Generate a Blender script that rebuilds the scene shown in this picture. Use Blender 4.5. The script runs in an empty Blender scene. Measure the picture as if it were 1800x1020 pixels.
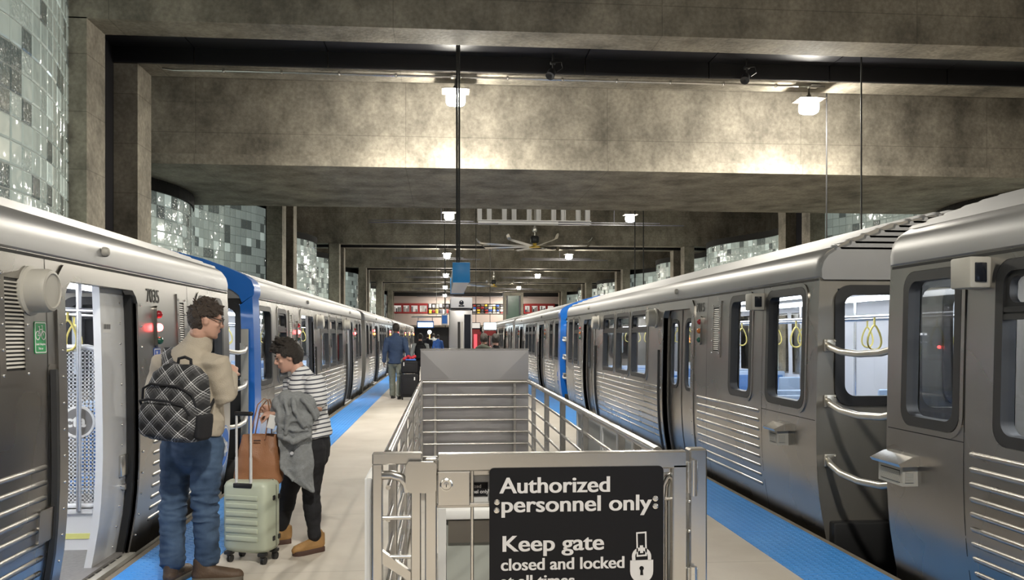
import bpy, bmesh, math, random
from mathutils import Vector, Matrix, Euler, noise

scene = bpy.context.scene
COL = scene.collection
R = math.radians
rnd = random.Random(7)

# ------------------------------------------------------------------ camera, world, exposure
F_PX, HZ, VPX, EYE = 1450.0, 590.0, 778.0, 1.62
TH = math.atan((900 - VPX) / F_PX)
cam_d = bpy.data.cameras.new('camera')
cam = bpy.data.objects.new('camera', cam_d)
COL.objects.link(cam)
cam.location = (0, 0, EYE)
cam.rotation_euler = (R(90), 0, -TH)
cam_d.sensor_width = 36
cam_d.lens = F_PX / 1800 * 36
cam_d.shift_y = (HZ - 510) / 1800
cam_d.clip_start = 0.05
cam_d.clip_end = 400
scene.camera = cam

world = bpy.data.worlds.new('world')
scene.world = world
world.use_nodes = True
world.node_tree.nodes['Background'].inputs['Color'].default_value = (1.0, 0.97, 0.92, 1)
world.node_tree.nodes['Background'].inputs['Strength'].default_value = 0.2

vs = scene.view_settings
vs.view_transform = 'Standard'
vs.look = 'None'
vs.gamma = 1
vs.use_curve_mapping = False
vs.exposure = 0.6
cy = scene.cycles
cy.use_denoising = True
cy.max_bounces = 7
cy.diffuse_bounces = 4
cy.glossy_bounces = 4
cy.transmission_bounces = 4
cy.transparent_max_bounces = 16
cy.caustics_reflective = False
cy.caustics_refractive = False
cy.sample_clamp_indirect = 4.0
cy.use_light_tree = True
cy.blur_glossy = 1.0

PITCH = 15.7              # beam spacing
CEIL = 6.56               # soffit of the beams


def ray(u, v):
    t = (u - 900) / F_PX
    return Vector((math.sin(TH) + t * math.cos(TH), math.cos(TH) - t * math.sin(TH), (HZ - v) / F_PX))


def at_y(u, v, Y):                 # where the sight line of a pixel meets the plane y = Y
    r = ray(u, v)
    return Vector((0, 0, EYE)) + r * (Y / r.y)


# ------------------------------------------------------------------ materials
def new_mat(name):
    m = bpy.data.materials.new(name)
    m.use_nodes = True
    return m, m.node_tree, m.node_tree.nodes['Principled BSDF']


def mat(name, col, rough=0.5, metal=0.0, noise_scale=None, noise_amt=0.15, bump=0.0, bump_scale=80, emit=None, emit_s=0, coat=0.0, spec=0.5, stretch=None):
    m, nt, p = new_mat(name)
    p.inputs['Base Color'].default_value = (*col, 1)
    p.inputs['Roughness'].default_value = rough
    p.inputs['Metallic'].default_value = metal
    p.inputs['Coat Weight'].default_value = coat
    p.inputs['Specular IOR Level'].default_value = spec
    if emit:
        p.inputs['Emission Color'].default_value = (*emit, 1)
        p.inputs['Emission Strength'].default_value = emit_s
    if noise_scale or bump:
        tc = nt.nodes.new('ShaderNodeTexCoord')
        src = tc.outputs['Object']
        if stretch:
            mp = nt.nodes.new('ShaderNodeMapping')
            mp.inputs['Scale'].default_value = stretch
            nt.links.new(src, mp.inputs['Vector'])
            src = mp.outputs['Vector']
    if noise_scale:
        n = nt.nodes.new('ShaderNodeTexNoise')
        n.inputs['Scale'].default_value = noise_scale
        n.inputs['Detail'].default_value = 5
        nt.links.new(src, n.inputs['Vector'])
        mx = nt.nodes.new('ShaderNodeMix')
        mx.data_type = 'RGBA'
        mx.inputs['A'].default_value = (*[c * (1 - noise_amt) for c in col], 1)
        mx.inputs['B'].default_value = (*[min(1, c * (1 + noise_amt)) for c in col], 1)
        nt.links.new(n.outputs['Fac'], mx.inputs['Factor'])
        nt.links.new(mx.outputs['Result'], p.inputs['Base Color'])
    if bump:
        n2 = nt.nodes.new('ShaderNodeTexNoise')
        n2.inputs['Scale'].default_value = bump_scale
        n2.inputs['Detail'].default_value = 4
        nt.links.new(src, n2.inputs['Vector'])
        b = nt.nodes.new('ShaderNodeBump')
        b.inputs['Strength'].default_value = bump
        b.inputs['Distance'].default_value = 0.02
        nt.links.new(n2.outputs['Fac'], b.inputs['Height'])
        nt.links.new(b.outputs['Normal'], p.inputs['Normal'])
    return m


def concrete(name, base=(0.315, 0.286, 0.235), joints=None):
    m, nt, p = new_mat(name)
    N, L = nt.nodes, nt.links
    geo = N.new('ShaderNodeNewGeometry')
    n1 = N.new('ShaderNodeTexNoise'); n1.inputs['Scale'].default_value = 0.55; n1.inputs['Detail'].default_value = 8; n1.inputs['Roughness'].default_value = 0.62
    L.new(geo.outputs['Position'], n1.inputs['Vector'])
    mp = N.new('ShaderNodeMapping'); mp.inputs['Scale'].default_value = (0.8, 0.8, 0.55)
    L.new(geo.outputs['Position'], mp.inputs['Vector'])
    n2 = N.new('ShaderNodeTexNoise'); n2.inputs['Scale'].default_value = 1.7; n2.inputs['Detail'].default_value = 6; n2.inputs['Roughness'].default_value = 0.65
    L.new(mp.outputs['Vector'], n2.inputs['Vector'])
    n3 = N.new('ShaderNodeTexNoise'); n3.inputs['Scale'].default_value = 14; n3.inputs['Detail'].default_value = 6
    L.new(geo.outputs['Position'], n3.inputs['Vector'])
    r1 = N.new('ShaderNodeValToRGB')
    e = r1.color_ramp.elements
    e[0].position = 0.36; e[0].color = (*[c * 0.42 for c in base], 1)
    e[1].position = 0.64; e[1].color = (*[c * 1.30 for c in base], 1)
    add = N.new('ShaderNodeMath'); add.operation = 'MULTIPLY_ADD'
    L.new(n2.outputs['Fac'], add.inputs[0]); add.inputs[1].default_value = 0.65
    m2 = N.new('ShaderNodeMath'); m2.operation = 'MULTIPLY'; m2.inputs[1].default_value = 0.40
    L.new(n1.outputs['Fac'], m2.inputs[0]); L.new(m2.outputs[0], add.inputs[2])
    L.new(add.outputs[0], r1.inputs['Fac'])
    mx = N.new('ShaderNodeMix'); mx.data_type = 'RGBA'; mx.blend_type = 'OVERLAY'; mx.inputs['Factor'].default_value = 0.45
    L.new(r1.outputs['Color'], mx.inputs['A']); L.new(n3.outputs['Fac'], mx.inputs['B'])
    col = mx.outputs['Result']
    if joints:                                    # (panel length, panel height, axis) thin cast joints between panels
        sx = N.new('ShaderNodeSeparateXYZ'); L.new(geo.outputs['Position'], sx.inputs[0])
        prod = None
        for ax, per in joints:
            md = N.new('ShaderNodeMath'); md.operation = 'MODULO'; md.inputs[1].default_value = per
            of = N.new('ShaderNodeMath'); of.operation = 'ADD'; of.inputs[1].default_value = 300.0
            L.new(sx.outputs[ax], of.inputs[0]); L.new(of.outputs[0], md.inputs[0])
            lt = N.new('ShaderNodeMath'); lt.operation = 'LESS_THAN'; lt.inputs[1].default_value = 0.018
            L.new(md.outputs[0], lt.inputs[0])
            if prod is None:
                prod = lt.outputs[0]
            else:
                mxx = N.new('ShaderNodeMath'); mxx.operation = 'MAXIMUM'
                L.new(prod, mxx.inputs[0]); L.new(lt.outputs[0], mxx.inputs[1]); prod = mxx.outputs[0]
        f = N.new('ShaderNodeMath'); f.operation = 'MULTIPLY'; f.inputs[1].default_value = 0.32; L.new(prod, f.inputs[0])
        mj = N.new('ShaderNodeMix'); mj.data_type = 'RGBA'
        L.new(f.outputs[0], mj.inputs['Factor']); L.new(col, mj.inputs['A']); mj.inputs['B'].default_value = (0.05, 0.045, 0.04, 1)
        col = mj.outputs['Result']
    L.new(col, p.inputs['Base Color'])
    p.inputs['Roughness'].default_value = 0.78
    p.inputs['Specular IOR Level'].default_value = 0.3
    b = N.new('ShaderNodeBump'); b.inputs['Strength'].default_value = 0.35; b.inputs['Distance'].default_value = 0.02
    L.new(n3.outputs['Fac'], b.inputs['Height']); L.new(b.outputs['Normal'], p.inputs['Normal'])
    return m


def steel(name, col=(0.60, 0.58, 0.55), rough=0.30, streak=(1, 0.05, 6), amt=0.10, bump=0.012):
    m, nt, p = new_mat(name)
    N, L = nt.nodes, nt.links
    tc = N.new('ShaderNodeTexCoord')
    mp = N.new('ShaderNodeMapping'); mp.inputs['Scale'].default_value = streak
    L.new(tc.outputs['Object'], mp.inputs['Vector'])
    n = N.new('ShaderNodeTexNoise'); n.inputs['Scale'].default_value = 30; n.inputs['Detail'].default_value = 4
    L.new(mp.outputs['Vector'], n.inputs['Vector'])
    n2 = N.new('ShaderNodeTexNoise'); n2.inputs['Scale'].default_value = 1.5; n2.inputs['Detail'].default_value = 1
    L.new(tc.outputs['Object'], n2.inputs['Vector'])
    mr = N.new('ShaderNodeMapRange'); mr.inputs['To Min'].default_value = rough - 0.03; mr.inputs['To Max'].default_value = rough + 0.05
    L.new(n2.outputs['Fac'], mr.inputs['Value']); L.new(mr.outputs['Result'], p.inputs['Roughness'])
    mx = N.new('ShaderNodeMix'); mx.data_type = 'RGBA'
    mx.inputs['A'].default_value = (*[c * (1 - amt * 1.6) for c in col], 1); mx.inputs['B'].default_value = (*[min(1, c * (1 + amt)) for c in col], 1)
    L.new(n2.outputs['Fac'], mx.inputs['Factor']); L.new(mx.outputs['Result'], p.inputs['Base Color'])
    p.inputs['Metallic'].default_value = 1.0
    return m


def glass(name, tint=(0.92, 0.95, 0.96), refl=1.0):
    m = bpy.data.materials.new(name)
    m.use_nodes = True
    nt = m.node_tree; N, L = nt.nodes, nt.links
    N.remove(N['Principled BSDF'])
    t = N.new('ShaderNodeBsdfTransparent'); t.inputs['Color'].default_value = (*tint, 1)
    g = N.new('ShaderNodeBsdfGlossy'); g.inputs['Roughness'].default_value = 0.02
    fr = N.new('ShaderNodeFresnel'); fr.inputs['IOR'].default_value = 1.5
    k = N.new('ShaderNodeMath'); k.operation = 'MULTIPLY'; k.inputs[1].default_value = refl; L.new(fr.outputs[0], k.inputs[0])
    mx = N.new('ShaderNodeMixShader')
    L.new(k.outputs[0], mx.inputs[0]); L.new(t.outputs[0], mx.inputs[1]); L.new(g.outputs[0], mx.inputs[2])
    L.new(mx.outputs[0], N['Material Output'].inputs['Surface'])
    return m


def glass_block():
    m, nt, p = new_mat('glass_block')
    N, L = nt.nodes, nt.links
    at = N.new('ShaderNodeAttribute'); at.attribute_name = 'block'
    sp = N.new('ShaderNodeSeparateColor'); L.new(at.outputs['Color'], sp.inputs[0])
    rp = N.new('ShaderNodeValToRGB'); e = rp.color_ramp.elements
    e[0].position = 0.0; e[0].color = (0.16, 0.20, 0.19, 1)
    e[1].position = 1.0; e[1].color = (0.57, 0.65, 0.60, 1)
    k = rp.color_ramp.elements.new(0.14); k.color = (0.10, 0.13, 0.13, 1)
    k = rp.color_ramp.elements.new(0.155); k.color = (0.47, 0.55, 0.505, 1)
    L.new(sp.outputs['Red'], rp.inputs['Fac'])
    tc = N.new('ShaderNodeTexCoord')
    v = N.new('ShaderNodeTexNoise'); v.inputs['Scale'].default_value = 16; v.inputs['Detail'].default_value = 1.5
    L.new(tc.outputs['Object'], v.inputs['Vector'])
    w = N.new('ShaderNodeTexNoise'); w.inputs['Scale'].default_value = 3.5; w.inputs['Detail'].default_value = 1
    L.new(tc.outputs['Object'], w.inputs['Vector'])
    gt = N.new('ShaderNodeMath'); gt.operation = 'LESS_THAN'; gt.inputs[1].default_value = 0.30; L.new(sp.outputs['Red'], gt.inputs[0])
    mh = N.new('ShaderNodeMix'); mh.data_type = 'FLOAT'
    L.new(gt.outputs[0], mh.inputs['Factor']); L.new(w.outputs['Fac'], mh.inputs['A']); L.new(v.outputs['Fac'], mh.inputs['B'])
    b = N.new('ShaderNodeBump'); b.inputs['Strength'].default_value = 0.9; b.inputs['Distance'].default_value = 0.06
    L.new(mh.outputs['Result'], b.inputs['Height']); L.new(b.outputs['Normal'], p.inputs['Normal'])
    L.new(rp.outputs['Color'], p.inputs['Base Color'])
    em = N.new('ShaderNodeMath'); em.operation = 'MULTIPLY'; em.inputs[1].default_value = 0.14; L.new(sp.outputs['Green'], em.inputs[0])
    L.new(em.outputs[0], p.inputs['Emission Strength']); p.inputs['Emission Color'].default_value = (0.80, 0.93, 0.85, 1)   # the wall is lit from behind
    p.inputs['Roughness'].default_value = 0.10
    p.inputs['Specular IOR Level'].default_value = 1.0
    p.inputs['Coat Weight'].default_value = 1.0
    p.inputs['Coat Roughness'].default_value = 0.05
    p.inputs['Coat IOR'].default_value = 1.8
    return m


M = {}
M['concrete'] = concrete('concrete')
M['concrete_panel'] = concrete('concrete_panel', joints=(('X', 2.6), ('Z', 0.9)))
M['beam_concrete'] = concrete('beam_concrete', joints=(('X', 4.4), ('Z', 1.15)))
M['black_panel'] = mat('black_panel', (0.018, 0.018, 0.022), 0.38, noise_scale=1.5, noise_amt=0.3)
M['black_gap'] = mat('black_gap', (0.012, 0.011, 0.010), 0.8, noise_scale=2)
def platform_mat():
    m, nt, p = new_mat('platform_concrete')
    N, L = nt.nodes, nt.links
    geo = N.new('ShaderNodeNewGeometry')
    n1 = N.new('ShaderNodeTexNoise'); n1.inputs['Scale'].default_value = 1.1; n1.inputs['Detail'].default_value = 8; n1.inputs['Roughness'].default_value = .6; L.new(geo.outputs['Position'], n1.inputs['Vector'])
    r = N.new('ShaderNodeValToRGB'); e = r.color_ramp.elements
    e[0].position = .3; e[0].color = (.50, .45, .39, 1); e[1].position = .7; e[1].color = (.64, .59, .52, 1)
    L.new(n1.outputs['Fac'], r.inputs['Fac'])
    sx = N.new('ShaderNodeSeparateXYZ'); L.new(geo.outputs['Position'], sx.inputs[0])
    a = N.new('ShaderNodeMath'); a.operation = 'ADD'; a.inputs[1].default_value = 100.4; L.new(sx.outputs['Y'], a.inputs[0])
    md = N.new('ShaderNodeMath'); md.operation = 'MODULO'; md.inputs[1].default_value = 1.83; L.new(a.outputs[0], md.inputs[0])
    lt = N.new('ShaderNodeMath'); lt.operation = 'LESS_THAN'; lt.inputs[1].default_value = .012; L.new(md.outputs[0], lt.inputs[0])
    f = N.new('ShaderNodeMath'); f.operation = 'MULTIPLY'; f.inputs[1].default_value = .28; L.new(lt.outputs[0], f.inputs[0])
    mx = N.new('ShaderNodeMix'); mx.data_type = 'RGBA'; L.new(f.outputs[0], mx.inputs['Factor']); L.new(r.outputs['Color'], mx.inputs['A']); mx.inputs['B'].default_value = (.15, .13, .11, 1)
    L.new(mx.outputs['Result'], p.inputs['Base Color']); p.inputs['Roughness'].default_value = .5
    return m


M['platform'] = platform_mat()
M['track'] = mat('track_ballast', (0.05, 0.045, 0.04), 0.9, noise_scale=12, noise_amt=0.5, bump=0.6, bump_scale=25)
M['tactile'] = mat('tactile_blue', (0.055, 0.26, 0.72), 0.42, noise_scale=2.2, noise_amt=0.12)
M['kerb'] = mat('kerb', (0.20, 0.165, 0.125), 0.8, noise_scale=8, noise_amt=0.35, bump=0.2)
M['steel'] = steel('train_steel', (0.36, 0.345, 0.325), 0.27)
M['steel_door'] = steel('door_steel', (0.33, 0.31, 0.285), 0.28)
M['steel_bright'] = steel('bright_steel', (0.74, 0.725, 0.70), 0.22)
M['steel_dark'] = steel('dark_steel', (0.30, 0.28, 0.26), 0.42)
M['roof_steel'] = mat('roof_steel', (0.30, 0.30, 0.305), 0.42, 0.55, noise_scale=3, noise_amt=0.10, stretch=(1, .3, 1))
M['gate_steel'] = steel('gate_steel', (0.66, 0.64, 0.615), 0.25, streak=(1, 1, 0.08))
M['plate_steel'] = steel('plate_steel', (0.46, 0.45, 0.46), 0.36, streak=(0.1, 1, 1))
M['grab_steel'] = mat('grab_steel', (0.62, 0.585, 0.52), 0.35, 0.85, noise_scale=6)
M['end_steel'] = mat('end_steel', (0.24, 0.225, 0.20), 0.42, 0.6, noise_scale=3, noise_amt=0.25, stretch=(1, 1, .3))
M['beige_paint'] = mat('beige_paint', (0.40, 0.385, 0.35), 0.5, noise_scale=4)
M['rubber'] = mat('rubber', (0.015, 0.015, 0.016), 0.45, noise_scale=9)
M['dark_line'] = mat('panel_gap', (0.02, 0.02, 0.02), 0.8, noise_scale=9)
M['glass'] = glass('window_glass')
M['door_glass'] = glass('door_glass', (0.85, 0.88, 0.90))
M['lining'] = mat('interior_lining', (0.56, 0.565, 0.59), 0.45, noise_scale=3, noise_amt=0.05)
M['car_floor'] = mat('car_floor', (0.20, 0.19, 0.19), 0.5, noise_scale=30, noise_amt=0.3)
M['car_light'] = mat('car_light', (1, 1, 1), 0.5, emit=(0.93, 0.96, 1.0), emit_s=7.5, noise_scale=2, noise_amt=0.01)
M['seat_blue'] = mat('seat_blue', (0.07, 0.20, 0.48), 0.8, noise_scale=40, noise_amt=0.3)
M['seat_shell'] = mat('seat_shell', (0.38, 0.50, 0.68), 0.4, noise_scale=5, noise_amt=0.05)
M['white_metal'] = mat('white_metal', (0.72, 0.73, 0.75), 0.35, 0.2, noise_scale=5, noise_amt=0.04)
M['pole'] = steel('pole_steel', (0.78, 0.78, 0.79), 0.2)
M['strap_yellow'] = mat('strap_yellow', (0.68, 0.57, 0.16), 0.5, noise_scale=10, noise_amt=0.1)
M['blue_paint'] = mat('train_blue', (0.012, 0.17, 0.66), 0.30, noise_scale=3, noise_amt=0.08, coat=0.4)
M['sign_black'] = mat('sign_black', (0.008, 0.008, 0.010), 0.5, spec=0.2, noise_scale=3, noise_amt=0.2)
M['sign_grey'] = mat('sign_lettering', (0.56, 0.55, 0.56), 0.5, noise_scale=20, noise_amt=0.05)
M['white_paint'] = mat('white_paint', (0.74, 0.74, 0.74), 0.5, noise_scale=4, noise_amt=0.05)
M['pale_board'] = mat('pale_board', (0.62, 0.62, 0.62), 0.5, noise_scale=2, noise_amt=0.08)
M['green_sticker'] = mat('green_sticker', (0.02, 0.32, 0.10), 0.5, noise_scale=6)
M['blue_sticker'] = mat('blue_sticker', (0.02, 0.10, 0.50), 0.5, noise_scale=6)
M['num_black'] = mat('number_black', (0.03, 0.028, 0.028), 0.6, noise_scale=6)
M['red_lamp'] = mat('red_lamp', (0.8, 0.03, 0.03), 0.4, emit=(1.0, 0.06, 0.06), emit_s=26, noise_scale=4)
M['red_lens'] = mat('red_lens', (0.35, 0.02, 0.03), 0.25, noise_scale=4)
M['amber_lens'] = mat('amber_lens', (0.55, 0.16, 0.03), 0.25, noise_scale=4)
M['amber_lamp'] = mat('amber_lamp', (0.9, 0.4, 0.05), 0.4, emit=(1.0, 0.30, 0.03), emit_s=20, noise_scale=4)
M['green_lens'] = mat('green_lens', (0.02, 0.10, 0.07), 0.2, noise_scale=4)
M['lamp_glow'] = mat('lamp_glow', (1, 1, 1), 0.5, emit=(1.0, 0.945, 0.83), emit_s=230, noise_scale=2, noise_amt=0.01)
M['fan_steel'] = steel('fan_steel', (0.62, 0.60, 0.55), 0.3)
M['yellow'] = mat('fan_yellow', (0.70, 0.47, 0.04), 0.5, noise_scale=8)
M['red_shop'] = mat('shop_red', (0.28, 0.02, 0.02), 0.45, noise_scale=4)
M['pink_wall'] = mat('pale_wall', (0.42, 0.34, 0.31), 0.6, noise_scale=1.5, noise_amt=0.08)
M['sign_blue'] = mat('sign_blue', (0.02, 0.29, 0.74), 0.4, noise_scale=4, noise_amt=0.06)
M['sign_light_grey'] = mat('sign_light_grey', (0.50, 0.51, 0.55), 0.45, noise_scale=4, noise_amt=0.06)
M['dark_screen'] = mat('dark_screen', (0.012, 0.014, 0.02), 0.12, noise_scale=3)
M['sign_lit'] = mat('sign_lit', (0.9, 0.95, 1), 0.4, emit=(0.75, 0.92, 1.0), emit_s=4.0, noise_scale=3, noise_amt=0.02)
M['shop_lit'] = mat('shop_lit', (0.5, 0.48, 0.44), 0.4, emit=(1.0, 0.95, 0.88), emit_s=0.35, noise_scale=2.2, noise_amt=0.3)
M['shop_dark'] = mat('shop_dark', (0.06, 0.06, 0.075), 0.5, noise_scale=6, noise_amt=0.5)
M['cyan_lit'] = mat('cyan_lit', (0.2, 0.6, 1), 0.4, emit=(0.10, 0.55, 1.0), emit_s=6, noise_scale=3)
M['elevator_glass'] = mat('elevator_glass', (0.10, 0.16, 0.13), 0.15, noise_scale=2, noise_amt=0.15)

# ------------------------------------------------------------------ mesh building
WLOC = {}


class MB:
    def __init__(s):
        s.v, s.f, s.mi, s.attr = [], [], [], None

    def add(s, verts, faces, mi=0):
        o = len(s.v)
        s.v += [tuple(p) for p in verts]
        s.f += [tuple(i + o for i in f) for f in faces]
        s.mi += [mi] * len(faces)

    def quad(s, a, b, c, d, mi=0):
        s.add((a, b, c, d), ((0, 1, 2, 3),), mi)

    def box(s, x0, y0, z0, x1, y1, z1, mi=0):
        x0, x1 = sorted((x0, x1)); y0, y1 = sorted((y0, y1)); z0, z1 = sorted((z0, z1))
        s.add([(x0, y0, z0), (x1, y0, z0), (x1, y1, z0), (x0, y1, z0), (x0, y0, z1), (x1, y0, z1), (x1, y1, z1), (x0, y1, z1)],
              [(3, 2, 1, 0), (4, 5, 6, 7), (0, 1, 5, 4), (1, 2, 6, 5), (2, 3, 7, 6), (3, 0, 4, 7)], mi)

    def bm(s, bm, mi=0, mtx=None):
        bm.verts.index_update()
        s.add([(mtx @ v.co) if mtx else v.co.copy() for v in bm.verts], [[v.index for v in f.verts] for f in bm.faces], mi)
        bm.free()

    def rbox(s, c, size, r=0.01, seg=2, rot=None, mi=0):
        b = bmesh.new()
        bmesh.ops.create_cube(b, size=1)
        for v in b.verts:
            v.co = Vector((v.co.x * size[0], v.co.y * size[1], v.co.z * size[2]))
        r = min(r, min(size) * 0.49)
        bmesh.ops.bevel(b, geom=b.edges[:], offset=r, segments=seg, profile=0.5, affect='EDGES')
        m = Matrix.Translation(Vector(c))
        if rot is not None:
            m = m @ (rot.to_matrix().to_4x4() if isinstance(rot, Euler) else rot.to_4x4())
        s.bm(b, mi, m)

    def sphere(s, c, r, seg=12, mi=0, rot=None):
        b = bmesh.new()
        bmesh.ops.create_uvsphere(b, u_segments=seg, v_segments=max(6, seg * 2 // 3), radius=1)
        rr = (r, r, r) if not hasattr(r, '__len__') else r
        m = Matrix.Translation(Vector(c)) @ (rot.to_4x4() if rot is not None else Matrix.Identity(4)) @ Matrix.Diagonal((*rr, 1))
        s.bm(b, mi, m)

    def rings(s, rings, caps=True, mi=0, closed=False):
        n = len(rings[0])
        verts = [p for r in rings for p in r]
        faces = []
        m = len(rings)
        for i in range(m if closed else m - 1):
            j = (i + 1) % m
            for k in range(n):
                k2 = (k + 1) % n
                faces.append((i * n + k, i * n + k2, j * n + k2, j * n + k))
        if caps and not closed:
            faces.append(tuple(range(n - 1, -1, -1)))
            faces.append(tuple((m - 1) * n + k for k in range(n)))
        s.add(verts, faces, mi)

    def tube(s, pts, r, n=8, closed=False, caps=True, mi=0):
        pts = [Vector(p) for p in pts]
        m = len(pts)
        rr = r if hasattr(r, '__len__') else [r] * m
        tang = []
        for i in range(m):
            a = pts[(i - 1) % m] if (closed or i > 0) else pts[i]
            b = pts[(i + 1) % m] if (closed or i < m - 1) else pts[i]
            d = b - a
            tang.append(d.normalized() if d.length > 1e-9 else Vector((0, 0, 1)))
        up = Vector((0, 0, 1)) if abs(tang[0].z) < 0.9 else Vector((0, 1, 0))
        nrm = (up - tang[0] * up.dot(tang[0])).normalized()
        rings = []
        for i in range(m):
            nrm = (nrm - tang[i] * nrm.dot(tang[i]))
            nrm = nrm.normalized() if nrm.length > 1e-6 else tang[i].orthogonal().normalized()
            bi = tang[i].cross(nrm)
            ri = rr[i]
            rings.append([pts[i] + (nrm * math.cos(2 * math.pi * k / n) + bi * math.sin(2 * math.pi * k / n)) * ri for k in range(n)])
        s.rings(rings, caps, mi, closed)

    def cyl(s, p0, p1, r0, r1=None, n=16, mi=0):
        s.tube([p0, p1], [r0, r0 if r1 is None else r1], n, mi=mi)

    def lathe(s, prof, c=(0, 0, 0), n=24, axis='z', mi=0):
        rings = []
        for r, h in prof:
            ring = []
            for k in range(n):
                a = 2 * math.pi * k / n
                p = (r * math.cos(a), r * math.sin(a), h)
                if axis == 'x':
                    p = (h, p[0], p[1])
                elif axis == 'y':
                    p = (p[0], h, p[1])
                ring.append((p[0] + c[0], p[1] + c[1], p[2] + c[2]))
            rings.append(ring)
        s.rings(rings, True, mi)

    def prism(s, poly, fn, d0, d1, mi=0):
        """a 2-D outline given thickness: fn(a, b, d) -> point"""
        n = len(poly)
        v = [fn(a, b, d0) for a, b in poly] + [fn(a, b, d1) for a, b in poly]
        s.add(v, [tuple(range(n)), tuple(range(2 * n - 1, n - 1, -1))] + [(k, (k + 1) % n, n + (k + 1) % n, n + k) for k in range(n)], mi)

    def frame(s, outer, inner, fn, d0, d1, mi=0):
        """a ring between two outlines of equal count, from depth d0 (back) to d1 (front)"""
        n = len(outer)
        v = [fn(a, b, d1) for a, b in outer] + [fn(a, b, d1) for a, b in inner] + [fn(a, b, d0) for a, b in outer] + [fn(a, b, d0) for a, b in inner]
        f = []
        for k in range(n):
            j = (k + 1) % n
            f += [(k, j, n + j, n + k), (2 * n + k, 2 * n + j, j, k), (n + k, n + j, 3 * n + j, 3 * n + k), (3 * n + k, 3 * n + j, 2 * n + j, 2 * n + k)]
        s.add(v, f, mi)

    def build(s, name, mats, parent=None, smooth=35, loc=None, recalc=True):
        me = bpy.data.meshes.new(name)
        o = bpy.data.objects.new(name, me)
        base = WLOC[parent.name] if parent is not None else Vector(loc if loc is not None else (0, 0, 0))
        me.from_pydata([(p[0] - base[0], p[1] - base[1], p[2] - base[2]) for p in s.v], [], s.f)
        mats = mats if isinstance(mats, (list, tuple)) else [mats]
        for m in mats:
            me.materials.append(M[m] if isinstance(m, str) else m)
        if len(mats) > 1:
            me.polygons.foreach_set('material_index', s.mi)
        if s.attr:
            a = me.color_attributes.new('block', 'FLOAT_COLOR', 'CORNER')
            cols = []
            for p, val in zip(me.polygons, s.attr):
                cols += [val, (0.35 if val < 0.15 else (2.2 if val > 0.93 else 0.85 + val * .25)), val, 1.0] * p.loop_total
            a.data.foreach_set('color', cols)
        if recalc:
            b = bmesh.new(); b.from_mesh(me)
            bmesh.ops.recalc_face_normals(b, faces=b.faces)
            b.to_mesh(me); b.free()
        if smooth:
            me.polygons.foreach_set('use_smooth', [True] * len(me.polygons))
            me.set_sharp_from_angle(angle=R(smooth))
        me.update()
        COL.objects.link(o)
        if parent is not None:
            o.parent = parent
            WLOC[o.name] = base
        else:
            o.location = base
            WLOC[o.name] = Vector(base)
        return o


def tag(o, label=None, cat=None, group=None, kind=None):
    if label: o['label'] = label
    if cat: o['category'] = cat
    if group: o['group'] = group
    if kind: o['kind'] = kind
    return o


def empty(name, loc, label=None, cat=None, group=None):
    o = bpy.data.objects.new(name, None)
    o.empty_display_size = 0.2
    o.location = loc
    COL.objects.link(o)
    WLOC[o.name] = Vector(loc)
    return tag(o, label, cat, group)


def copy_tree(o, parent=None):
    c = o.copy()
    COL.objects.link(c)
    if parent is not None:
        c.parent = parent
    WLOC[c.name] = WLOC.get(o.name, Vector((0, 0, 0)))
    for ch in list(o.children):
        copy_tree(ch, c)
    return c


def rrect(y0, y1, z0, z1, r, n=5):
    pts = []
    for cy_, cz, a0 in ((y1 - r, z1 - r, 0), (y0 + r, z1 - r, 90), (y0 + r, z0 + r, 180), (y1 - r, z0 + r, 270)):
        for k in range(n + 1):
            a = R(a0 + 90 * k / n)
            pts.append((cy_ + r * math.cos(a), cz + r * math.sin(a)))
    return pts


def text_mesh(txt, size, bold=0.0, extrude=0.0, align='LEFT', spacing=1.0):
    cu = bpy.data.curves.new('lettering', 'FONT')
    cu.body = txt
    cu.size = size
    cu.offset = bold
    cu.extrude = extrude
    cu.align_x = align
    cu.space_character = spacing
    o = bpy.data.objects.new('lettering_source', cu)
    COL.objects.link(o)
    dg = bpy.context.evaluated_depsgraph_get()
    me = o.evaluated_get(dg).to_mesh()
    v = [p.co.copy() for p in me.vertices]
    f = [tuple(p.vertices) for p in me.polygons]
    o.evaluated_get(dg).to_mesh_clear()
    bpy.data.objects.remove(o)
    bpy.data.curves.remove(cu)
    return v, f


def put_text(mb, txt, size, fn, bold=0.0, extrude=0.002, align='LEFT', xs=1.0, spacing=1.0, mi=0):
    """fn(a, b, d) maps along, up, out to the world"""
    v, f = text_mesh(txt, size, bold, extrude, align, spacing)
    mb.add([fn(p.x * xs, p.y, p.z) for p in v], f, mi)


def structure(name, mb, m, smooth=35, **kw):
    return tag(mb.build(name, m, None, smooth, **kw), kind='structure')

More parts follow.
